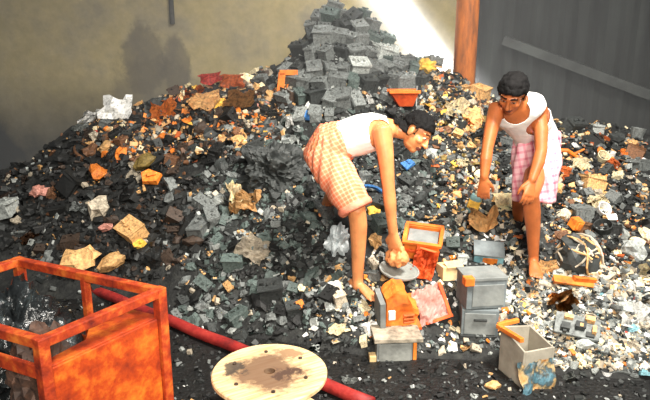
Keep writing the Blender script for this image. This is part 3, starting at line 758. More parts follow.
for k in range(6):
    a = k * PI / 3 + .2; bm = bmesh.new(); tube(bm, [(.19 * math.cos(a), .19 * math.sin(a), .296), (.19 * math.cos(a), .19 * math.sin(a), .306)], [.010, .010], n=8, round_caps=False)
    obj('bolt', bm, M['umber'], reel)
mark(270, 370, 'wooden cable reel')
pA = Wz(60, 276, .036); pB = Wz(372, 404, .036)
bm = bmesh.new(); n_ = 24
pts = [pA.lerp(pB, i / n_) + Vector((0, 0, .004 * math.sin(i * 1.3) + .003)) for i in range(n_ + 1)]
tube(bm, pts, [.036] * (n_ + 1), n=16, round_caps=False)
o = obj('floor_pipe', bm, mat('dull red paint', (150, 34, 30), (90, 22, 22), scale=9, rough=.6, c3=(172, 54, 44), var=0), smooth=True)
tag(o, 'dull red pipe lying across the dark floor behind the cable reel', 'pipe'); mark(205, 333, 'dull red floor pipe')

# ------------------------------------------------------------------ larger pieces set out one by one
ZX = []          # ellipses in the photo kept free of random pieces
def hero(name, label, cat, px, py, rx, ry, phrase=None, lift=0.0, rz=0.0):
    p = hit(px, py); e = empty(name, p + Vector((0, 0, lift)), rz); tag(e, label, cat); ZX.append((px, py - ry * .2, rx, ry))
    e['_s'] = (p - CAM).dot(FW) / F
    if phrase: mark(px, py, phrase)
    s = e['_s']; del e['_s']; return e, s
def hp(e, name, fn, m_, bevel=.003, smooth=False, parent=None):
    bm = bmesh.new(); fn(bm); return obj(name, bm, m_, parent or e, smooth=smooth, bevel=bevel)
def jit(bm, a):
    for v in bm.verts: v.co += Vector((R.gauss(0, a), R.gauss(0, a), R.gauss(0, a)))
def openbox(bm, w, d_, h, th):
    box(bm, (0, 0, th / 2), (w, d_, th))
    box(bm, (0, -d_ / 2 + th / 2, h / 2), (w, th, h)); box(bm, (0, d_ / 2 - th / 2, h / 2), (w, th, h))
    box(bm, (-w / 2 + th / 2, 0, h / 2), (th, d_ - 2 * th, h)); box(bm, (w / 2 - th / 2, 0, h / 2), (th, d_ - 2 * th, h))
def crumple(bm, w, h, amp, sd, th=.006, n=14, fold=0.0, edge=.1):
    g = []
    for i in range(n):
        for j in range(n):
            x = (i / (n - 1) - .5); y = (j / (n - 1) - .5)
            k = 1 + edge * noise.noise(Vector((x * 5 + sd, y * 5, 2))) * (1 if max(abs(x), abs(y)) > .45 else .2)
            z = amp * noise.noise(Vector((x * 3 + sd, y * 3, sd))) + amp * .4 * (1 - 2 * abs(noise.noise(Vector((x * 7, y * 7 + sd, 5))))) + fold * abs(x)
            g.append(bm.verts.new((x * w * k, y * h * k, z)))
    fs = [bm.faces.new((g[i * n + j], g[(i + 1) * n + j], g[(i + 1) * n + j + 1], g[i * n + j + 1])) for i in range(n - 1) for j in range(n - 1)]
    bmesh.ops.solidify(bm, geom=fs, thickness=th)
m_or = mat('orange scratched paint', (226, 118, 34), (178, 80, 24), scale=7, c3=(238, 146, 58), var=0)
m_or2 = mat('red orange painted steel', (216, 84, 28), (160, 56, 22), scale=7, c3=(230, 108, 44), var=0)
m_gr = mat('grey painted steel', (124, 128, 126), (94, 98, 96), scale=5, c3=(142, 146, 142), var=0)
m_gr2 = mat('blue grey painted steel', (112, 120, 122), (80, 86, 88), scale=5, c3=(134, 142, 142), var=0)
m_lid = mat('grey dish', (146, 148, 142), (110, 112, 108), scale=8, var=0)
m_pk = mat('faded pink panel', (228, 176, 164), (200, 138, 120), scale=7, c3=(238, 206, 198), var=0)
m_crm = mat('cream card', (232, 206, 158), (204, 168, 112), scale=7, var=0)
m_lab = mat('paper label', (240, 236, 226), (220, 214, 200), scale=20, var=0)

e, s = hero('metal_crate', 'orange open topped metal crate with a grey inside beside the bending man’s hand'.replace('’', ''), 'crate', 422, 247, 22, 22, 'orange open crate', lift=-.03, rz=-.22)
e.rotation_euler = (math.radians(22), math.radians(4), -.22)
hp(e, 'body', lambda bm: openbox(bm, .235, .19, .15, .012), m_or)
hp(e, 'rim', lambda bm: [box(bm, (0, q * .1, .15), (.262, .026, .022)) for q in (-1, 1)] + [box(bm, (q * .122, 0, .15), (.026, .18, .022)) for q in (-1, 1)], m_or)
tag(hp(e, 'inner_tray', lambda bm: box(bm, (0, 0, .12), (.205, .16, .012)), m_gr), 'grey inner tray')
hp(e, 'band', lambda bm: box(bm, (0, -.098, .075), (.24, .012, .022)), m_or2)
e, s = hero('bent_panel', 'red orange bent steel panel leaning below the orange open crate', 'panel', 424, 272, 14, 15, 'red orange bent panel', lift=.05, rz=-.3)  # a bent steel panel, folded down its middle
e.rotation_euler = (math.radians(58), .2, -.3)
hp(e, 'sheet', lambda bm: crumple(bm, .15, .20, .05, 3.3, .012, fold=.12), m_or2, bevel=0)
hp(e, 'flange', lambda bm: box(bm, (0, .095, .03), (.14, .014, .05)), m_or2)

# what the bending man lifts
pd = W(399, 271, 3.84)
e = empty('shallow_dish', pd, .1); tag(e, 'shallow round grey dish lifted by the bending man', 'dish'); mark(399, 271, 'grey dish'); ZX.append((399, 268, 20, 14))
e.rotation_euler = (math.radians(8), math.radians(6), .1)
hp(e, 'bowl', lambda bm: lathe(bm, [(.004, -.045), (.07, -.042), (.118, -.008), (.127, .008), (.121, .010), (.105, -.004), (.06, -.02), (.004, -.022)], n=36), m_lid, bevel=0, smooth=True)
hp(e, 'rim', lambda bm: lathe(bm, [(.121, .004), (.131, .004), (.131, .014), (.121, .014)], n=36, close=True), m_lid, bevel=0)
pd2 = W(397.5, 256, 3.84)
bm = bmesh.new(); bmesh.ops.create_icosphere(bm, subdivisions=4, radius=1)
for v in bm.verts:
    k = v.co.copy(); a = math.atan2(k.y, k.x); w_ = .045 + .045 * (1 - k.z) / 2
    v.co = Vector((k.x * w_, k.y * w_, k.z * .062)) * (1 + .12 * math.sin(7 * a) + .25 * noise.noise(k * 3))
o = obj('rag', bm, mat('tan orange rag', (224, 154, 96), (196, 120, 66), scale=16, var=0), smooth=True); o.location = pd2
tag(o, 'tan rag bunched in the bending man\'s hand over the grey dish', 'rag')

e, s = hero('machine_housing', 'orange machine housing with a grey side and white label below the grey dish', 'housing', 398, 322, 27, 34, 'orange machine housing', lift=.0, rz=.12)
e.rotation_euler = (math.radians(8), math.radians(-3), .12)
def hous(bm):
    w, h = .2, .27
    pr = [(-w / 2, 0), (w / 2, 0), (w * .56, h * .5), (w * .3, h * .56), (w * .2, h * .92), (-w * .1, h), (-w * .46, h * .8)]
    f0 = [bm.verts.new((x, -.08, z)) for x, z in pr]; f1 = [bm.verts.new((x * .96, .09, z * .97)) for x, z in pr]
    bm.faces.new(f0); bm.faces.new(f1[::-1])
    for i in range(7): bm.faces.new((f0[i], f1[i], f1[(i + 1) % 7], f0[(i + 1) % 7]))
    bmesh.ops.triangulate(bm, faces=bm.faces); bmesh.ops.subdivide_edges(bm, edges=bm.edges, cuts=3, use_grid_fill=True)
    for v in bm.verts: v.co += Vector((noise.noise(v.co * 17), noise.noise(v.co * 17 + Vector((5, 0, 0))) * 1.3, noise.noise(v.co * 15 + Vector((0, 7, 0))))) * .016
hp(e, 'shell', hous, m_or, bevel=0)
tag(hp(e, 'side_plate', lambda bm: box(bm, (-.118, -.01, .105), (.034, .19, .21)), m_gr), 'grey side plate')
tag(hp(e, 'label_plate', lambda bm: box(bm, (-.062, -.096, .12), (.042, .02, .06)), m_lab), 'white blank label')
hp(e, 'foot_rail', lambda bm: box(bm, (0, -.06, .012), (.25, .1, .024)), m_or2)
hp(e, 'vent', lambda bm: [box(bm, (.045, -.094, .06 + k * .024), (.07, .022, .010)) for k in range(3)], M['rust'])

e, s = hero('instrument_case', 'square grey metal case with a cream top ledge in front of the orange machine housing', 'case', 393, 358, 28, 32, 'square grey metal case', lift=-.01, rz=.06)
hp(e, 'body', lambda bm: box(bm, (0, .03, .07), (.215, .16, .15)), m_gr)
tag(hp(e, 'top_ledge', lambda bm: box(bm, (.02, .03, .157), (.29, .2, .026)), M['beige']), 'cream top ledge')
hp(e, 'front_panel', lambda bm: box(bm, (0, -.053, .07), (.19, .008, .125)), m_lid)
tag(hp(e, 'side_strip', lambda bm: box(bm, (.122, .0, .07), (.022, .1, .14)), m_or), 'orange side strip')
hp(e, 'foot', lambda bm: box(bm, (-.13, -.03, .03), (.04, .06, .05)), m_crm)

e, s = hero('sheet_panel', 'faded pink metal panel with orange edges leaning right of the orange housing', 'panel', 430, 316, 20, 24, 'faded pink panel', lift=.085, rz=.25)
e.rotation_euler = (math.radians(62), math.radians(-14), .2)
hp(e, 'face_sheet', lambda bm: crumple(bm, .19, .22, .03, 9.1, .012, edge=.2), m_pk, bevel=0)
tag(hp(e, 'edge_strip', lambda bm: [box(bm, (.095, .0, .0), (.022, .22, .034)), box(bm, (.02, -.108, .0), (.18, .02, .03))], m_or2), 'orange edge strip')

e, s = hero('card_box', 'small cream cardboard box left of the two stacked grey cases', 'box', 448, 276, 13, 12, 'small cream box', lift=-.01, rz=.3)
hp(e, 'carton', lambda bm: box(bm, (0, 0, .045), (.13, .1, .1)), m_crm)
hp(e, 'flap', lambda bm: box(bm, (.02, -.03, .104), (.12, .07, .006), Matrix.Rotation(.35, 3, 'X')), m_crm)

e, s = hero('metal_case', 'blue grey metal case, lower of two stacked right of the pink panel', 'case', 478, 332, 24, 20, 'lower blue grey case', lift=-.01, rz=-.1)
hp(e, 'body', lambda bm: box(bm, (0, .05, .085), (.225, .2, .19)), m_gr2); hp(e, 'base', lambda bm: box(bm, (0, .04, .0), (.235, .21, .03)), M['dark'])
hp(e, 'front_panel', lambda bm: box(bm, (0, -.053, .09), (.19, .008, .14)), m_gr)
hp(e, 'handle', lambda bm: bar(bm, (-.04, -.064, .12), (.04, -.064, .12), .014), M['dark'])
base_e = e
pz = e.location + Vector((.015, .06, .185))
e = empty('metal_case', pz, .12); tag(e, 'blue grey metal case with orange corner, upper of the two stacked', 'case'); mark(478, 282, 'upper blue grey case'); ZX.append((478, 282, 24, 22))
hp(e, 'body', lambda bm: box(bm, (0, 0, .095), (.25, .2, .185)), m_gr2)
hp(e, 'lid', lambda bm: box(bm, (0, 0, .195), (.262, .21, .02)), m_gr)
hp(e, 'front_panel', lambda bm: box(bm, (.01, -.103, .09), (.2, .008, .14)), m_gr)
tag(hp(e, 'corner_cap', lambda bm: box(bm, (-.115, -.085, .185), (.06, .06, .05)), m_or), 'orange corner cap')

e, s = hero('broken_box', 'tall grey beige broken box with torn blue printed side at the lower right', 'box', 524, 376, 36, 46, 'tall broken beige box', lift=.0, rz=-1.25)
m_bei = mat('grey beige board', (176, 168, 152), (142, 136, 122), scale=5, var=0)
m_prt, nt, b = nodes('torn printed board')
tc = N(nt, 'ShaderNodeTexCoord'); n1 = N(nt, 'ShaderNodeTexNoise', i_Scale=9, i_Detail=5, i_Roughness=.6); L(nt, tc.outputs['Object'], n1.inputs['Vector'])
col = ramp(nt, n1.outputs['Fac'], [(.3, (60, 70, 72)), (.42, (112, 160, 178)), (.5, (96, 104, 102)), (.56, (216, 190, 140)), (.66, (226, 150, 66)), (.75, (140, 140, 130))]); L(nt, col, b.inputs['Base Color'])
def tallb(bm):
    openbox(bm, .22, .20, .26, .014)
    for v in bm.verts:
        if v.co.z > .2: v.co.z += .035 * noise.noise(v.co * 9) - .03 * (1 if v.co.x > 0 else 0)
        v.co.x *= 1 + .15 * (v.co.z - .1)
hp(e, 'carton', tallb, m_bei)
tag(hp(e, 'printed_panel', lambda bm: crumple(bm, .21, .27, .03, 5.5, .008, edge=.12), m_prt, bevel=0), 'torn blue and orange printed panel')
pp = e.children[-1]; pp.matrix_local = Matrix.Translation((.127, .0, .158)) @ Matrix.Rotation(PI / 2, 4, 'Y') @ Matrix.Rotation(PI / 2, 4, 'Z')
tag(hp(e, 'edge_tape', lambda bm: [bar(bm, (-.13, -.11, .27), (.1, -.11, .29), .026), bar(bm, (-.13, -.11, .275), (-.12, .02, .29), .024)], m_or), 'orange edge tape')
tag(hp(e, 'lower_flap', lambda bm: crumple(bm, .16, .1, .03, 2.2, .01, edge=.3), m_crm, bevel=0), 'cream lower flap')
pp = e.children[-1]; pp.matrix_local = Matrix.Translation((.15, -.02, .03)) @ Matrix.Rotation(1.15, 4, 'Y') @ Matrix.Rotation(PI / 2, 4, 'Z')

e, s = hero('torn_sack', 'torn tan paper sack lying on the dark scrap left of the bending man', 'sack', 246, 207, 18, 20, 'torn tan sack', lift=.035, rz=-.3)
e.rotation_euler = (math.radians(40), -.1, -.25)
hp(e, 'paper', lambda bm: crumple(bm, .23, .2, .10, 1.7, .008, edge=.3), M['tan'], bevel=0); hp(e, 'torn_flap', lambda bm: crumple(bm, .11, .17, .06, 6.2, .008, edge=.3), M['cream'], bevel=0)
pp = e.children[-1]; pp.location = (-.09, .07, .035); pp.rotation_euler = (.3, .5, .6)
def single(name, label, cat, px, py, rx, ry, fn, m_, lift=.0, rot=(0, 0, 0), phrase=None, smooth=False, bevel=0):
    p = hit(px, py); s_ = (p - CAM).dot(FW) / F
    bm = bmesh.new(); fn(bm, s_); o = obj(name, bm, m_, smooth=smooth, bevel=bevel); o.location = p + Vector((0, 0, lift)); o.rotation_euler = rot
    tag(o, label, cat); ZX.append((px, py, rx, ry))
    if phrase: mark(px, py, phrase)
    return o
single('cardboard_flap', 'dull tan cardboard flap lying below the torn tan sack', 'cardboard', 255, 253, 15, 13, lambda bm, s: crumple(bm, 32 * s, 26 * s, .05, 8.4, .01, edge=.3), M['beige'], .03, (.6, .35, -.5), 'dull tan cardboard flap')
single('melted_block', 'large charcoal melted block left of the bending man\'s hips', 'scrap', 275, 172, 29, 23, lambda bm, s: lump(bm, (0, 0, 0), (29 * s, 24 * s, 22 * s), 3.1, amp=.5, sub=5, freq=1.8, fine=.3), M['dark'], .0, (.2, .3, .5), 'large charcoal block')
single('plastic_bag', 'crumpled pale grey plastic bag left of the bending man\'s shin', 'bag', 337, 250, 10, 17, lambda bm, s: lump(bm, (0, 0, 0), (9 * s, 9 * s, 16 * s), 6.1, amp=.6, sub=4, freq=2.4, fine=.25), mat('pale plastic film', (186, 194, 196), (140, 148, 150), scale=9, rough=.35, var=0), .05, (.1, .3, .2), 'pale grey plastic bag')
e, s = hero('angle_bracket', 'orange bent angle bracket standing on the dark scrap at the upper left of centre', 'bracket', 281, 98, 8, 13, 'orange angle bracket', lift=.0, rz=.1)
hp(e, 'upright', lambda bm: box(bm, (0, 0, 12 * s), (7 * s, .03, 26 * s), Matrix.Rotation(.12, 3, 'Y')), m_or); hp(e, 'arm', lambda bm: box(bm, (8 * s, 0, 25 * s), (18 * s, .03, 5 * s)), m_or)
e, s = hero('trough', 'small orange trough with sloping sides behind the bending man\'s head', 'trough', 403, 108, 14, 10, 'small orange trough', lift=.02, rz=.05)
def trough(bm):
    for dz, k in ((0, .45), (16 * s, 1)): pass
    lo = [bm.verts.new((x * 9 * s, y * .05, 0)) for x, y in ((-.5, -1), (1, -1), (1, 1), (-.5, 1))]
    hi = [bm.verts.new((x * 14 * s, y * .08, 14 * s)) for x, y in ((-1, -1), (1, -1), (1, 1), (-1, 1))]
    bm.faces.new(lo[::-1]); fs = [bm.faces.new((lo[i], lo[(i + 1) % 4], hi[(i + 1) % 4], hi[i])) for i in range(4)]
    bmesh.ops.solidify(bm, geom=list(bm.faces), thickness=.01)
hp(e, 'pan', trough, m_or2, bevel=0); hp(e, 'rim', lambda bm: [box(bm, (0, q * .082, 14.5 * s), (31 * s, .02, 3 * s)) for q in (-1, 1)], m_or)
tag(hp(e, 'post', lambda bm: bar(bm, (12 * s, -.06, 0), (12 * s, -.06, 20 * s), .012), M['light']), 'pale thin post')
single('foam_lump', 'bright yellow lump at the top of the slope left of the rusty column', 'lump', 427, 70, 8, 7, lambda bm, s: lump(bm, (0, 0, 0), (8.5 * s, 8 * s, 7 * s), 5.5, amp=.5, sub=3), M['yellow'], .03, (0, 0, 0), 'bright yellow lump')
single('wood_plank', 'orange splintered plank lying right of the leaning man\'s foot', 'plank', 575, 286, 23, 6, lambda bm, s: (box(bm, (0, 0, 0), (44 * s, 9 * s, 4 * s)), box(bm, (8 * s, 2 * s, 3 * s), (22 * s, 5 * s, 4 * s), Matrix.Rotation(.15, 3, 'Z')), jit(bm, .006)), M['orange'], .03, (.35, .1, -.08), 'orange plank')
def wireball(bm, s):
    r_ = random.Random(5); lump(bm, (0, 0, 0), (21 * s, 20 * s, 21 * s), 2.3, amp=.3, sub=3)
    for k in range(26):
        v = Vector((r_.gauss(0, 1), r_.gauss(0, 1), r_.gauss(0, 1))).normalized(); u = v.orthogonal().normalized(); w_ = v.cross(u); rr = 22 * s * r_.uniform(.95, 1.1); a0_ = r_.uniform(0, 6)
        pts_ = [(u * math.cos(a0_ + t * .32) + w_ * math.sin(a0_ + t * .32) + v * .15 * math.sin(t)) * rr for t in range(9)]
        tube(bm, pts_, [.007] * 9, n=6, mi=1 + k % 2, round_caps=False)
o = single('wire_ball', 'round tangle of beige wire and scrap right of the leaning man\'s shin', 'wire tangle', 578, 258, 24, 25, wireball, M['dark'], .0, (0, 0, 0), 'round wire tangle')
o.data.materials.append(M['beige']); o.data.materials.append(M['tan'])
single('orange_knob', 'small orange block on top of the round wire tangle', 'block', 575, 233, 6, 6, lambda bm, s: (box(bm, (0, 0, 0), (11 * s, 10 * s, 11 * s)), box(bm, (0, -5 * s, 0), (7 * s, 3 * s, 7 * s)), jit(bm, .004)), M['orange'], .07, (.3, .2, .4), bevel=.006)
single('cream_card', 'cream square of card lying left of the leaning man\'s knee', 'card', 503, 208, 11, 10, lambda bm, s: crumple(bm, 20 * s, 20 * s, .03, 4.4, .01), M['cream'], .04, (.9, .1, .2), 'cream square card')
single('folded_card', 'folded tan card lying below the cream square of card', 'card', 486, 228, 20, 12, lambda bm, s: crumple(bm, 28 * s, 20 * s, .05, 7.9, .01, fold=.25, edge=.25), M['tan'], .03, (.75, -.2, -.3), 'folded tan card')
e, s = hero('gas_canister', 'upright yellow and teal canister below the leaning man\'s hanging hand', 'canister', 471, 212, 8, 15, 'yellow and teal canister', lift=0, rz=0)
e.rotation_euler = (.1, .25, 0)
hp(e, 'body', lambda bm: lathe(bm, [(.002, 0), (.042, 0), (.044, .01), (.044, .12), (.038, .14), (.002, .142)], n=24), mat('teal grey enamel', (128, 166, 166), (96, 120, 118), scale=6, var=0), smooth=False, bevel=0)
tag(hp(e, 'band', lambda bm: lathe(bm, [(.0445, .035), (.0455, .035), (.0455, .1), (.0445, .1)], n=24, close=True), M['yellow'], bevel=0), 'yellow band')
hp(e, 'cap', lambda bm: lathe(bm, [(.002, .14), (.02, .14), (.02, .165), (.002, .166)], n=16), M['cream'], bevel=0)
e, s = hero('small_carton', 'pale teal carton with an orange patch above the stacked grey cases', 'carton', 487, 258, 17, 13, 'pale teal carton', lift=-.01, rz=-.15)
e.rotation_euler = (.45, .05, -.15)
hp(e, 'carton', lambda bm: box(bm, (0, 0, .05), (.2, .14, .1)), M['teal']); tag(hp(e, 'patch', lambda bm: box(bm, (.01, -.071, .055), (.1, .006, .055)), M['orange']), 'orange patch')
hp(e, 'lid', lambda bm: box(bm, (0, 0, .104), (.21, .15, .014)), m_gr2)
def branch(bm, s): tube(bm, [(-18 * s, 0, 0), (-6 * s, 0, .02), (4 * s, .02, -.01), (14 * s, 0, -.03), (18 * s, 0, -.09)], [.016, .017, .015, .015, .012], n=8); tube(bm, [(2 * s, .02, 0), (9 * s, .0, .06)], [.012, .008], n=7)
single('bent_pipe', 'crooked orange pipe lying on the dark slope right of the leaning man', 'pipe', 572, 160, 18, 8, branch, M['orange'], .05, (0, .22, -.1), 'crooked orange pipe')
# special small pieces
SPECIAL = [ # kind, colour, px, py, size, label, landmark
 ('sheet', 'white', 118, 114, 34, 'largest white crumpled sheet on the left edge of the heap', 'white crumpled sheet'),
 ('sheet', 'white', 92, 121, 22, 'smaller white crumpled sheet left of the largest one on the left edge', None),
 ('sheet', 'light', 82, 130, 16, 'pale grey sheet just below the white sheets on the left edge', None),
 ('chunk', 'orange', 101, 176, 22, 'lone orange lump on the black left slope', 'lone orange lump'),
 ('chunk', 'olive', 146, 166, 22, 'olive lump above the orange shard on the left slope', 'olive lump'),
 ('shard', 'orange', 152, 183, 28, 'wide orange shard on the left slope below the olive lump', 'wide orange shard'),
 ('chunk', 'beige', 102, 212, 24, 'beige lump on the black left slope below the lone orange lump', 'beige lump'),
 ('casing', 'tan', 135, 236, 23, 'tan battery box above the cart rail on the left slope', 'tan battery box'),
 ('shard', 'yellow', 141, 247, 18, 'yellow shard under the tan battery box', None),
 ('chunk', 'pink', 107, 230, 15, 'pinkish lump left of the tan battery box', None),
 ('chunk', 'tan', 88, 262, 34, 'big tan lump behind the back rail of the rusty cart', 'big tan lump'),
 ('chunk', 'tan', 112, 266, 26, 'tan lump right of the big tan lump behind the cart', None),
 ('chunk', 'pink', 42, 194, 20, 'pinkish brown lump at the far left of the heap', 'pinkish brown lump'),
 ('casing', 'light', 6, 213, 22, 'pale grey battery box at the left margin of the heap', None),
 ('shard', 'orange', 301, 306, 15, 'bright orange square shard on the dark slope left of the bending man\'s foot', 'bright orange square shard'),
 ('shard', 'cream', 303, 289, 13, 'cream shard above the bright orange square shard', None),
 ('sheet', 'white', 355, 312, 15, 'white sheet left of the orange machine housing', 'white sheet by the housing'),
 ('sheet', 'cream', 338, 330, 16, 'cream sheet down and left of the white sheet by the housing', None),
 ('sheet', 'white', 335, 290, 14, 'white sheet left of the bending man\'s bare foot', None),
 ('sheet', 'orange', 195, 97, 17, 'orange sheet among tan scrap near the upper left crest', None),
 ('sheet', 'red', 212, 84, 22, 'red sheet at the upper left crest', 'red sheet'),
 ('sheet', 'rust', 232, 86, 22, 'rust brown sheet right of the red sheet at the crest', None),
 ('sheet', 'tan', 205, 107, 32, 'wide tan sheet below the red sheet', 'wide tan sheet'),
 ('sheet', 'tan', 240, 105, 30, 'wide tan sheet right of the other wide tan sheet', None),
 ('sheet', 'orange', 165, 115, 22, 'yellowish orange sheet left of the wide tan sheet', None),
 ('chunk', 'cream', 244, 80, 14, 'cream lump at the crest right of the red sheet', None),
 ('sheet', 'white', 299, 96, 12, 'upright white slip right of the orange angle bracket', 'upright white slip'),
 ('sheet', 'white', 309, 106, 12, 'white slip down and right of the upright white slip', None),
 ('sheet', 'white', 290, 124, 14, 'white slip above the large charcoal block', None),
 ('sheet', 'white', 369, 101, 11, 'white slip just above the bending man\'s back', None),
 ('shard', 'blue', 309, 119, 18, 'blue shard left of the bending man\'s back', 'blue shard'),
 ('shard', 'blue', 408, 168, 19, 'blue shard behind the bending man\'s face', None),
 ('strip', 'blue', 374, 193, 26, 'blue strip behind the bending man\'s arm', None),
 ('chunk', 'yellow', 374, 214, 14, 'yellow lump between the bending man\'s shin and arm', None),
 ('chunk', 'tan', 376, 244, 16, 'tan lump left of the bending man\'s hand', None),
 ('sheet', 'cream', 456, 112, 22, 'cream sheet on the slope left of the leaning man\'s shoulder', 'cream sheet by the column'),
 ('sheet', 'tan', 470, 120, 22, 'tan sheet right of the cream sheet below the column', None),
 ('sheet', 'cream', 463, 165, 13, 'cream sheet left of the leaning man\'s hanging hand', None),
 ('cup', 'white', 601, 213, 14, 'white broken cup on the dark right slope', 'white broken cup'),
 ('sheet', 'cream', 580, 168, 18, 'cream sheet below the crooked orange pipe', None),
 ('sheet', 'cream', 595, 205, 22, 'cream sheet above the white broken cup', None),
 ('sheet', 'white', 634, 320, 26, 'wide white sheet at the right margin of the heap', 'wide white sheet'),
 ('shard', 'teal', 634, 332, 16, 'pale teal shard under the wide white sheet', None),
 ('shard', 'red', 628, 334, 9, 'red shard left of the pale teal shard at the right margin', None),
 ('board', 'grey', 575, 334, 42, 'grey board with parts on it right of the tall broken beige box', 'grey board with parts'),
 ('sheet', 'tan', 560, 306, 30, 'tan sheet below the orange plank', 'tan sheet under the plank'),
 ('chunk', 'light', 632, 255, 28, 'pale grey lump at the right margin of the slope', 'pale grey lump'),
 ('sheet', 'orange', 498, 325, 20, 'orange sheet at the top corner of the tall broken beige box', None),
 ('sheet', 'tan', 545, 272, 24, 'tan sheet under the leaning man\'s foot', None),
 ('chunk', 'tan', 492, 389, 15, 'tan lump on the dark floor below the tall broken beige box', None),
]
for kd, colr, px, py, sz, lab, lm in SPECIAL:
    st_ = (.55, 1.3, 1) if 'upright' in lab or 'slip' in lab else (1, 1, 1)
    rot_ = Matrix.Rotation(R.uniform(-.4, .4), 3, 'Z') @ Matrix.Rotation(R.uniform(.2, .6), 3, 'X') if kd in ('sheet', 'shard', 'board') else None
    o = place(kd, colr, px, py, sz, sink=.0, rot=rot_, stretch=st_)
    tag(o, lab, KC[kd]); ZX.append((px, py, sz * .42, sz * .38))
    if lm: mark(px, py, lm)
# grey battery boxes piled up to the summit
rows = [(8, 322, 360, 14), (17, 318, 366, 14), (27, 312, 380, 14), (39, 296, 390, 15), (53, 288, 404, 15.5), (62, 385, 446, 14), (70, 284, 428, 16), (84, 290, 430, 16.5), (101, 286, 392, 17), (116, 300, 330, 17)]
for py, x0, x1, st in rows:
    x = x0 + R.uniform(0, 4)
    while x < x1:
        if not any(((x - a) / b_) ** 2 + ((py - c) / d_) ** 2 < .8 for a, c, b_, d_ in ZX):
            place('casing', wpick(R, wl('grey:6 dark:3 light:.5 green:2')), x, py + R.uniform(-2.5, 2.5), st * R.uniform(.8, 1.2), sink=.12, tilt=.35)
        x += st * R.uniform(.72, .95)
mark(343, 12, 'summit of the heap'); mark(467, 70, 'foot of the rusty column'); mark(405, 130, 'bending man\'s head'); mark(358, 285, 'bending man\'s foot'); mark(312, 150, 'bending man\'s hips')
mark(512, 92, 'leaning man\'s head'); mark(534, 266, 'leaning man\'s foot'); mark(545, 165, 'leaning man\'s pink cloth'); mark(392, 246, 'bending man\'s hand'); mark(484, 188, 'leaning man\'s hanging hand')

# people's outlines, so that no piece is put where a figure hides it
FIG = [[(308, 130), (325, 116), (385, 110), (400, 120), (432, 112), (432, 150), (402, 150), (400, 262), (384, 262), (380, 150), (352, 165), (368, 212), (372, 292), (350, 292), (346, 214), (310, 160)],
       [(500, 76), (524, 78), (545, 100), (562, 140), (552, 202), (544, 206), (542, 268), (526, 268), (524, 205), (512, 195), (514, 140), (494, 150), (490, 190), (479, 190), (484, 120)],
       [(-10, 262), (18, 252), (163, 284), (172, 402), (-10, 402)]]
def free(x, y):
    if any(((x - a) / b_) ** 2 + ((y - c) / d_) ** 2 < 1 for a, c, b_, d_ in ZX): return False
    return not any(inpoly(x, y, P) for P in FIG)
for zn, poly, cnt, cols, kinds, (s0, s1) in ZONES:
    xs = [p[0] for p in poly]; ys = [p[1] for p in poly]; got = []; tries = 0
    while len(got) < cnt and tries < 4000:
        tries += 1; x = R.uniform(max(2, min(xs)), max(xs)); y = R.uniform(min(ys), max(ys)); sz = s0 + (s1 - s0) * R.random() ** 1.6
        if not inpoly(x, y, poly) or not free(x, y): continue
        if any((x - a) ** 2 + (y - b_) ** 2 < (.38 * (sz + c)) ** 2 for a, b_, c in got): continue
        kd = wpick(R, kinds)
        if place(kd, wpick(R, cols), x, y, sz * (1.5 if kd == 'strip' else 1.12)): got.append((x, y, sz))

# ------------------------------------------------------------------ the heap itself with its countless small fragments
PK = list(PAL); PI_ = {k: i for i, k in enumerate(PK)}
vs = []; fs = []; mi = []
nx, ny = 190, 130; x0, x1, y0, y1 = -4.6, 4.6, 2.9, 7.6
m_heap = mat('sooty heap', (26, 27, 26), (12, 12, 12), scale=14, rough=.8, bump=1.0, c3=(46, 47, 44), var=0)
for j in range(ny + 1):
    for i in range(nx + 1):
        x = x0 + (x1 - x0) * i / nx; y = y0 + (y1 - y0) * j / ny
        vs.append((x, y, heap_h(x, y) - .012))
for j in range(ny):
    for i in range(nx):
        a = j * (nx + 1) + i; q = (a, a + 1, a + nx + 2, a + nx + 1)
        if max(vs[k][2] for k in q) > -.011 and min((Vector(vs[k]) - A).dot(nrm) for k in q) > .06: fs.append(q); mi.append(len(PK))
def frag(p, s, n, ci):
    b0 = len(vs); rt = (Vector((0, 0, 1)).rotation_difference(n).to_matrix()) @ rnd_rot(1.6)
    sx, sy, sz = s * R.uniform(.5, 1.1), s * R.uniform(.4, .9), s * R.uniform(.12, .6)
    for x in (-1, 1):
        for y in (-1, 1):
            for z in (-1, 1):
                c = rt @ Vector((x * sx * R.uniform(.35, .6), y * sy * R.uniform(.35, .6), z * sz * .5)); vs.append(tuple(p + c))
    for f in ((0, 1, 3, 2), (4, 6, 7, 5), (0, 4, 5, 1), (2, 3, 7, 6), (0, 2, 6, 4), (1, 5, 7, 3)):
        fs.append(tuple(b0 + k for k in f)); mi.append(ci)
FR = dict(summit=(1200, 2.5, 6), left=(1900, 2.5, 8), middle=(2300, 2.5, 8), front=(1500, 1.5, 5), right=(2100, 2.2, 6.5))
FR['behind leaning man'] = (1100, 2.2, 7); FR['upper left'] = (2000, 2.5, 8); FR['behind man'] = (1000, 2.5, 7); FR['upper right'] = (1600, 2.2, 6.5); FR['lower right'] = (3600, 2.4, 8); FR['lower middle'] = (1800, 2.2, 7)
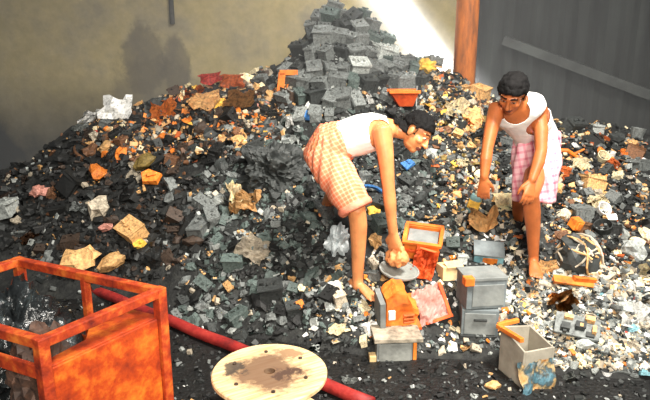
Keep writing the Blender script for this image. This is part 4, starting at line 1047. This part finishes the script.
for zn, poly, cnt, cols, kinds, sz_ in ZONES:
    n_, s0, s1 = FR[zn]; xs = [p[0] for p in poly]; ys = [p[1] for p in poly]; k = 0; tries = 0
    while k < n_ and tries < n_ * 8:
        tries += 1; x = R.uniform(min(xs) - 8, max(xs) + 8); y = R.uniform(min(ys) - 4, max(ys) + 8)
        if not inpoly(x + R.gauss(0, 6), y + R.gauss(0, 6), poly): continue
        p = hit(x, y)
        if p is None or p.z < .02: continue
        t = (p - CAM).dot(FW); s = (s0 + (s1 - s0) * R.random() ** 2) * t / F
        frag(p + Vector((0, 0, s * .15)), s, hnormal(p.x, p.y), PI_[wpick(R, cols)]); k += 1
me = bpy.data.meshes.new('scrap_heap'); me.from_pydata(vs, [], fs)
for k in PK: me.materials.append(M[k])
me.materials.append(m_heap); me.polygons.foreach_set('material_index', mi); me.update()
o = mesh_obj('scrap_heap', me); tag(o, 'great dark heap of countless small scrap fragments filling the back of the shed', 'scrap heap', kind='stuff')
# litter on the floor in front
vs = []; fs = []; mi = []
cols = wl('black:8 dark:4 grey:1.5 light:.6 beige:.4 white:.2 tan:.15')
for k in range(5200):
    x, y = R.uniform(-1.9, 2.4), R.uniform(2.1, 4.4)
    if heap_h(x, y) > .01: continue
    s = R.uniform(.006, .028) if R.random() < .9 else R.uniform(.025, .05)
    q = Vector((x, y, 0))
    if (q.xy - rc.xy).length < RR + .03: continue
    frag(Vector((x, y, s * .2)), s, Vector((0, 0, 1)), PI_[wpick(R, cols)])
me = bpy.data.meshes.new('floor_litter'); me.from_pydata(vs, [], fs)
for k in PK: me.materials.append(M[k])
me.polygons.foreach_set('material_index', mi); me.update()
o = mesh_obj('floor_litter', me); tag(o, 'fine dark litter strewn over the floor in front of the heap', 'litter', kind='stuff')

# ------------------------------------------------------------------ labels of the scattered pieces
def dirn(dx, dy):
    a = math.degrees(math.atan2(-dy, dx)) % 360
    return ('right of', 'up and right of', 'above', 'up and left of', 'left of', 'down and left of', 'below', 'down and right of')[int((a + 22.5) // 45) % 8]
bpy.context.view_layer.update()
todo = []
for o, colr, kd, px, py in PIECES:
    if 'label' in o.keys() and PROTO and o.get('done'): continue
    todo.append((o, colr, kd, px, py))
special_set = set()
taken = {}
final = []
# specials were tagged before copies were made; recognise them by exact label list
SPL = {s[5] for s in SPECIAL}; used_sp = set()
for o, colr, kd, px, py in PIECES:
    if o.get('label') in SPL and o['label'] not in used_sp: used_sp.add(o['label']); continue
    final.append((o, colr, kd, px, py))
def options(colr, kd, px, py):
    near = sorted(LM, key=lambda l: (l[0] - px) ** 2 + (l[1] - py) ** 2)[:4]
    return [(f"{WORD[colr]} {KW[kd]} {dirn(px - l[0], py - l[1])} the {l[2]}", math.hypot(px - l[0], py - l[1])) for l in near]
OPT = [options(c, k, x, y) for _, c, k, x, y in final]
count = {}
for ops in OPT: count.setdefault(ops[0][0], []).append(1)
lab = [None] * len(final); used = set(); rest = {}
for i, ops in enumerate(OPT):
    if len(count[ops[0][0]]) == 1: lab[i] = ops[0][0]; used.add(lab[i])
allfirst = set(count)
for i, ops in enumerate(OPT):
    if lab[i]: continue
    rest.setdefault(ops[0][0], []).append((ops[0][1], i))
ORD = ['nearest', 'second nearest', 'third nearest', 'fourth nearest', 'fifth nearest', 'sixth nearest', 'seventh nearest', 'eighth nearest', 'ninth nearest', 'tenth nearest', 'eleventh nearest', 'twelfth nearest']
for base, lst in rest.items():
    for r_, (dd, i) in enumerate(sorted(lst)):
        lab[i] = f"{ORD[min(r_, 11)]} {base}"
GRP = dict(casing='battery box casings on the heap', sheet='crumpled sheets on the heap', chunk='scrap lumps on the heap', shard='plastic shards on the heap',
           board='circuit boards on the heap', cup='broken cups on the heap', strip='bent strips on the heap')
for (o, colr, kd, px, py), lb in zip(final, lab): tag(o, lb, KC[kd], GRP[kd])
for o, colr, kd, px, py in PIECES: o['group'] = GRP[kd]
if not LM: pass

# ------------------------------------------------------------------ light
w = bpy.data.worlds.new('World'); sc.world = w; w.use_nodes = True
bg = w.node_tree.nodes['Background']; bg.inputs[0].default_value = (.72, .78, .82, 1); bg.inputs[1].default_value = .13
def area(name, loc, target, size, power, colr, shape='DISK'):
    l = bpy.data.lights.new(name, 'AREA'); l.spread = math.radians(105); l.shape = shape; l.size = size; l.energy = power; l.color = colr
    o = bpy.data.objects.new(name, l); link(o); o.location = loc
    o.rotation_euler = (Vector(target) - Vector(loc)).to_track_quat('-Z', 'Y').to_euler(); return o
area('roof_light', (1.9, 2.2, 4.9), (.6, 4.6, .6), 1.1, 122, (1, .95, .87))
area('front_fill', (.5, -1.2, 3.0), (.4, 4, .6), 1.4, 70, (1, .93, .82))  # added fill lamp behind the camera, no doorway stands there

bm = bmesh.new(); box(bm, (0, 6.63, 2.3), (9.0, 2.1, 4.6))
m_smoke = bpy.data.materials.new('thin smoke'); m_smoke.use_nodes = True; nt = m_smoke.node_tree; nt.nodes.clear()
vo = N(nt, 'ShaderNodeVolumeScatter', i_Density=.09); vo.inputs['Color'].default_value = (.94, .97, 1, 1); L(nt, vo.outputs[0], N(nt, 'ShaderNodeOutputMaterial').inputs['Volume'])
tag(obj('smoke_haze', bm, m_smoke), 'thin pale smoke hanging over the back of the shed', 'smoke', kind='stuff')
def spot(name, loc, target, ang, power, colr, blend, rad=.05):
    l = bpy.data.lights.new(name, 'SPOT'); l.energy = power; l.color = colr; l.spot_size = math.radians(ang); l.spot_blend = blend; l.shadow_soft_size = rad
    o = bpy.data.objects.new(name, l); link(o); o.location = loc
    o.rotation_euler = (Vector(target) - Vector(loc)).to_track_quat('-Z', 'Y').to_euler(); return o
q0, q1 = W(391, 0, 6.9), W(428, 52, 6.9); dv = (q1 - q0).normalized()
spot('sun_shaft', q1 - dv * 4.6, q1, 4.7, 210000, (1, .98, .94), .45)
spot('sun_shaft_glow', q1 - dv * 4.6, q1 - Vector((.05, 0, 0)), 10, 38000, (1, .98, .95), 1)

# ------------------------------------------------------------------ camera and colour
cam = bpy.data.cameras.new('camera'); cam.sensor_width = 36; cam.lens = 36 * F / 650; cam.clip_end = 60
co = bpy.data.objects.new('camera', cam); link(co); co.location = CAM; co.rotation_euler = (PI / 2 - PITCH, 0, 0); sc.camera = co
sc.view_settings.view_transform = 'Standard'; sc.view_settings.look = 'None'; sc.view_settings.exposure = 0.95; sc.view_settings.gamma = 1; sc.view_settings.use_curve_mapping = False
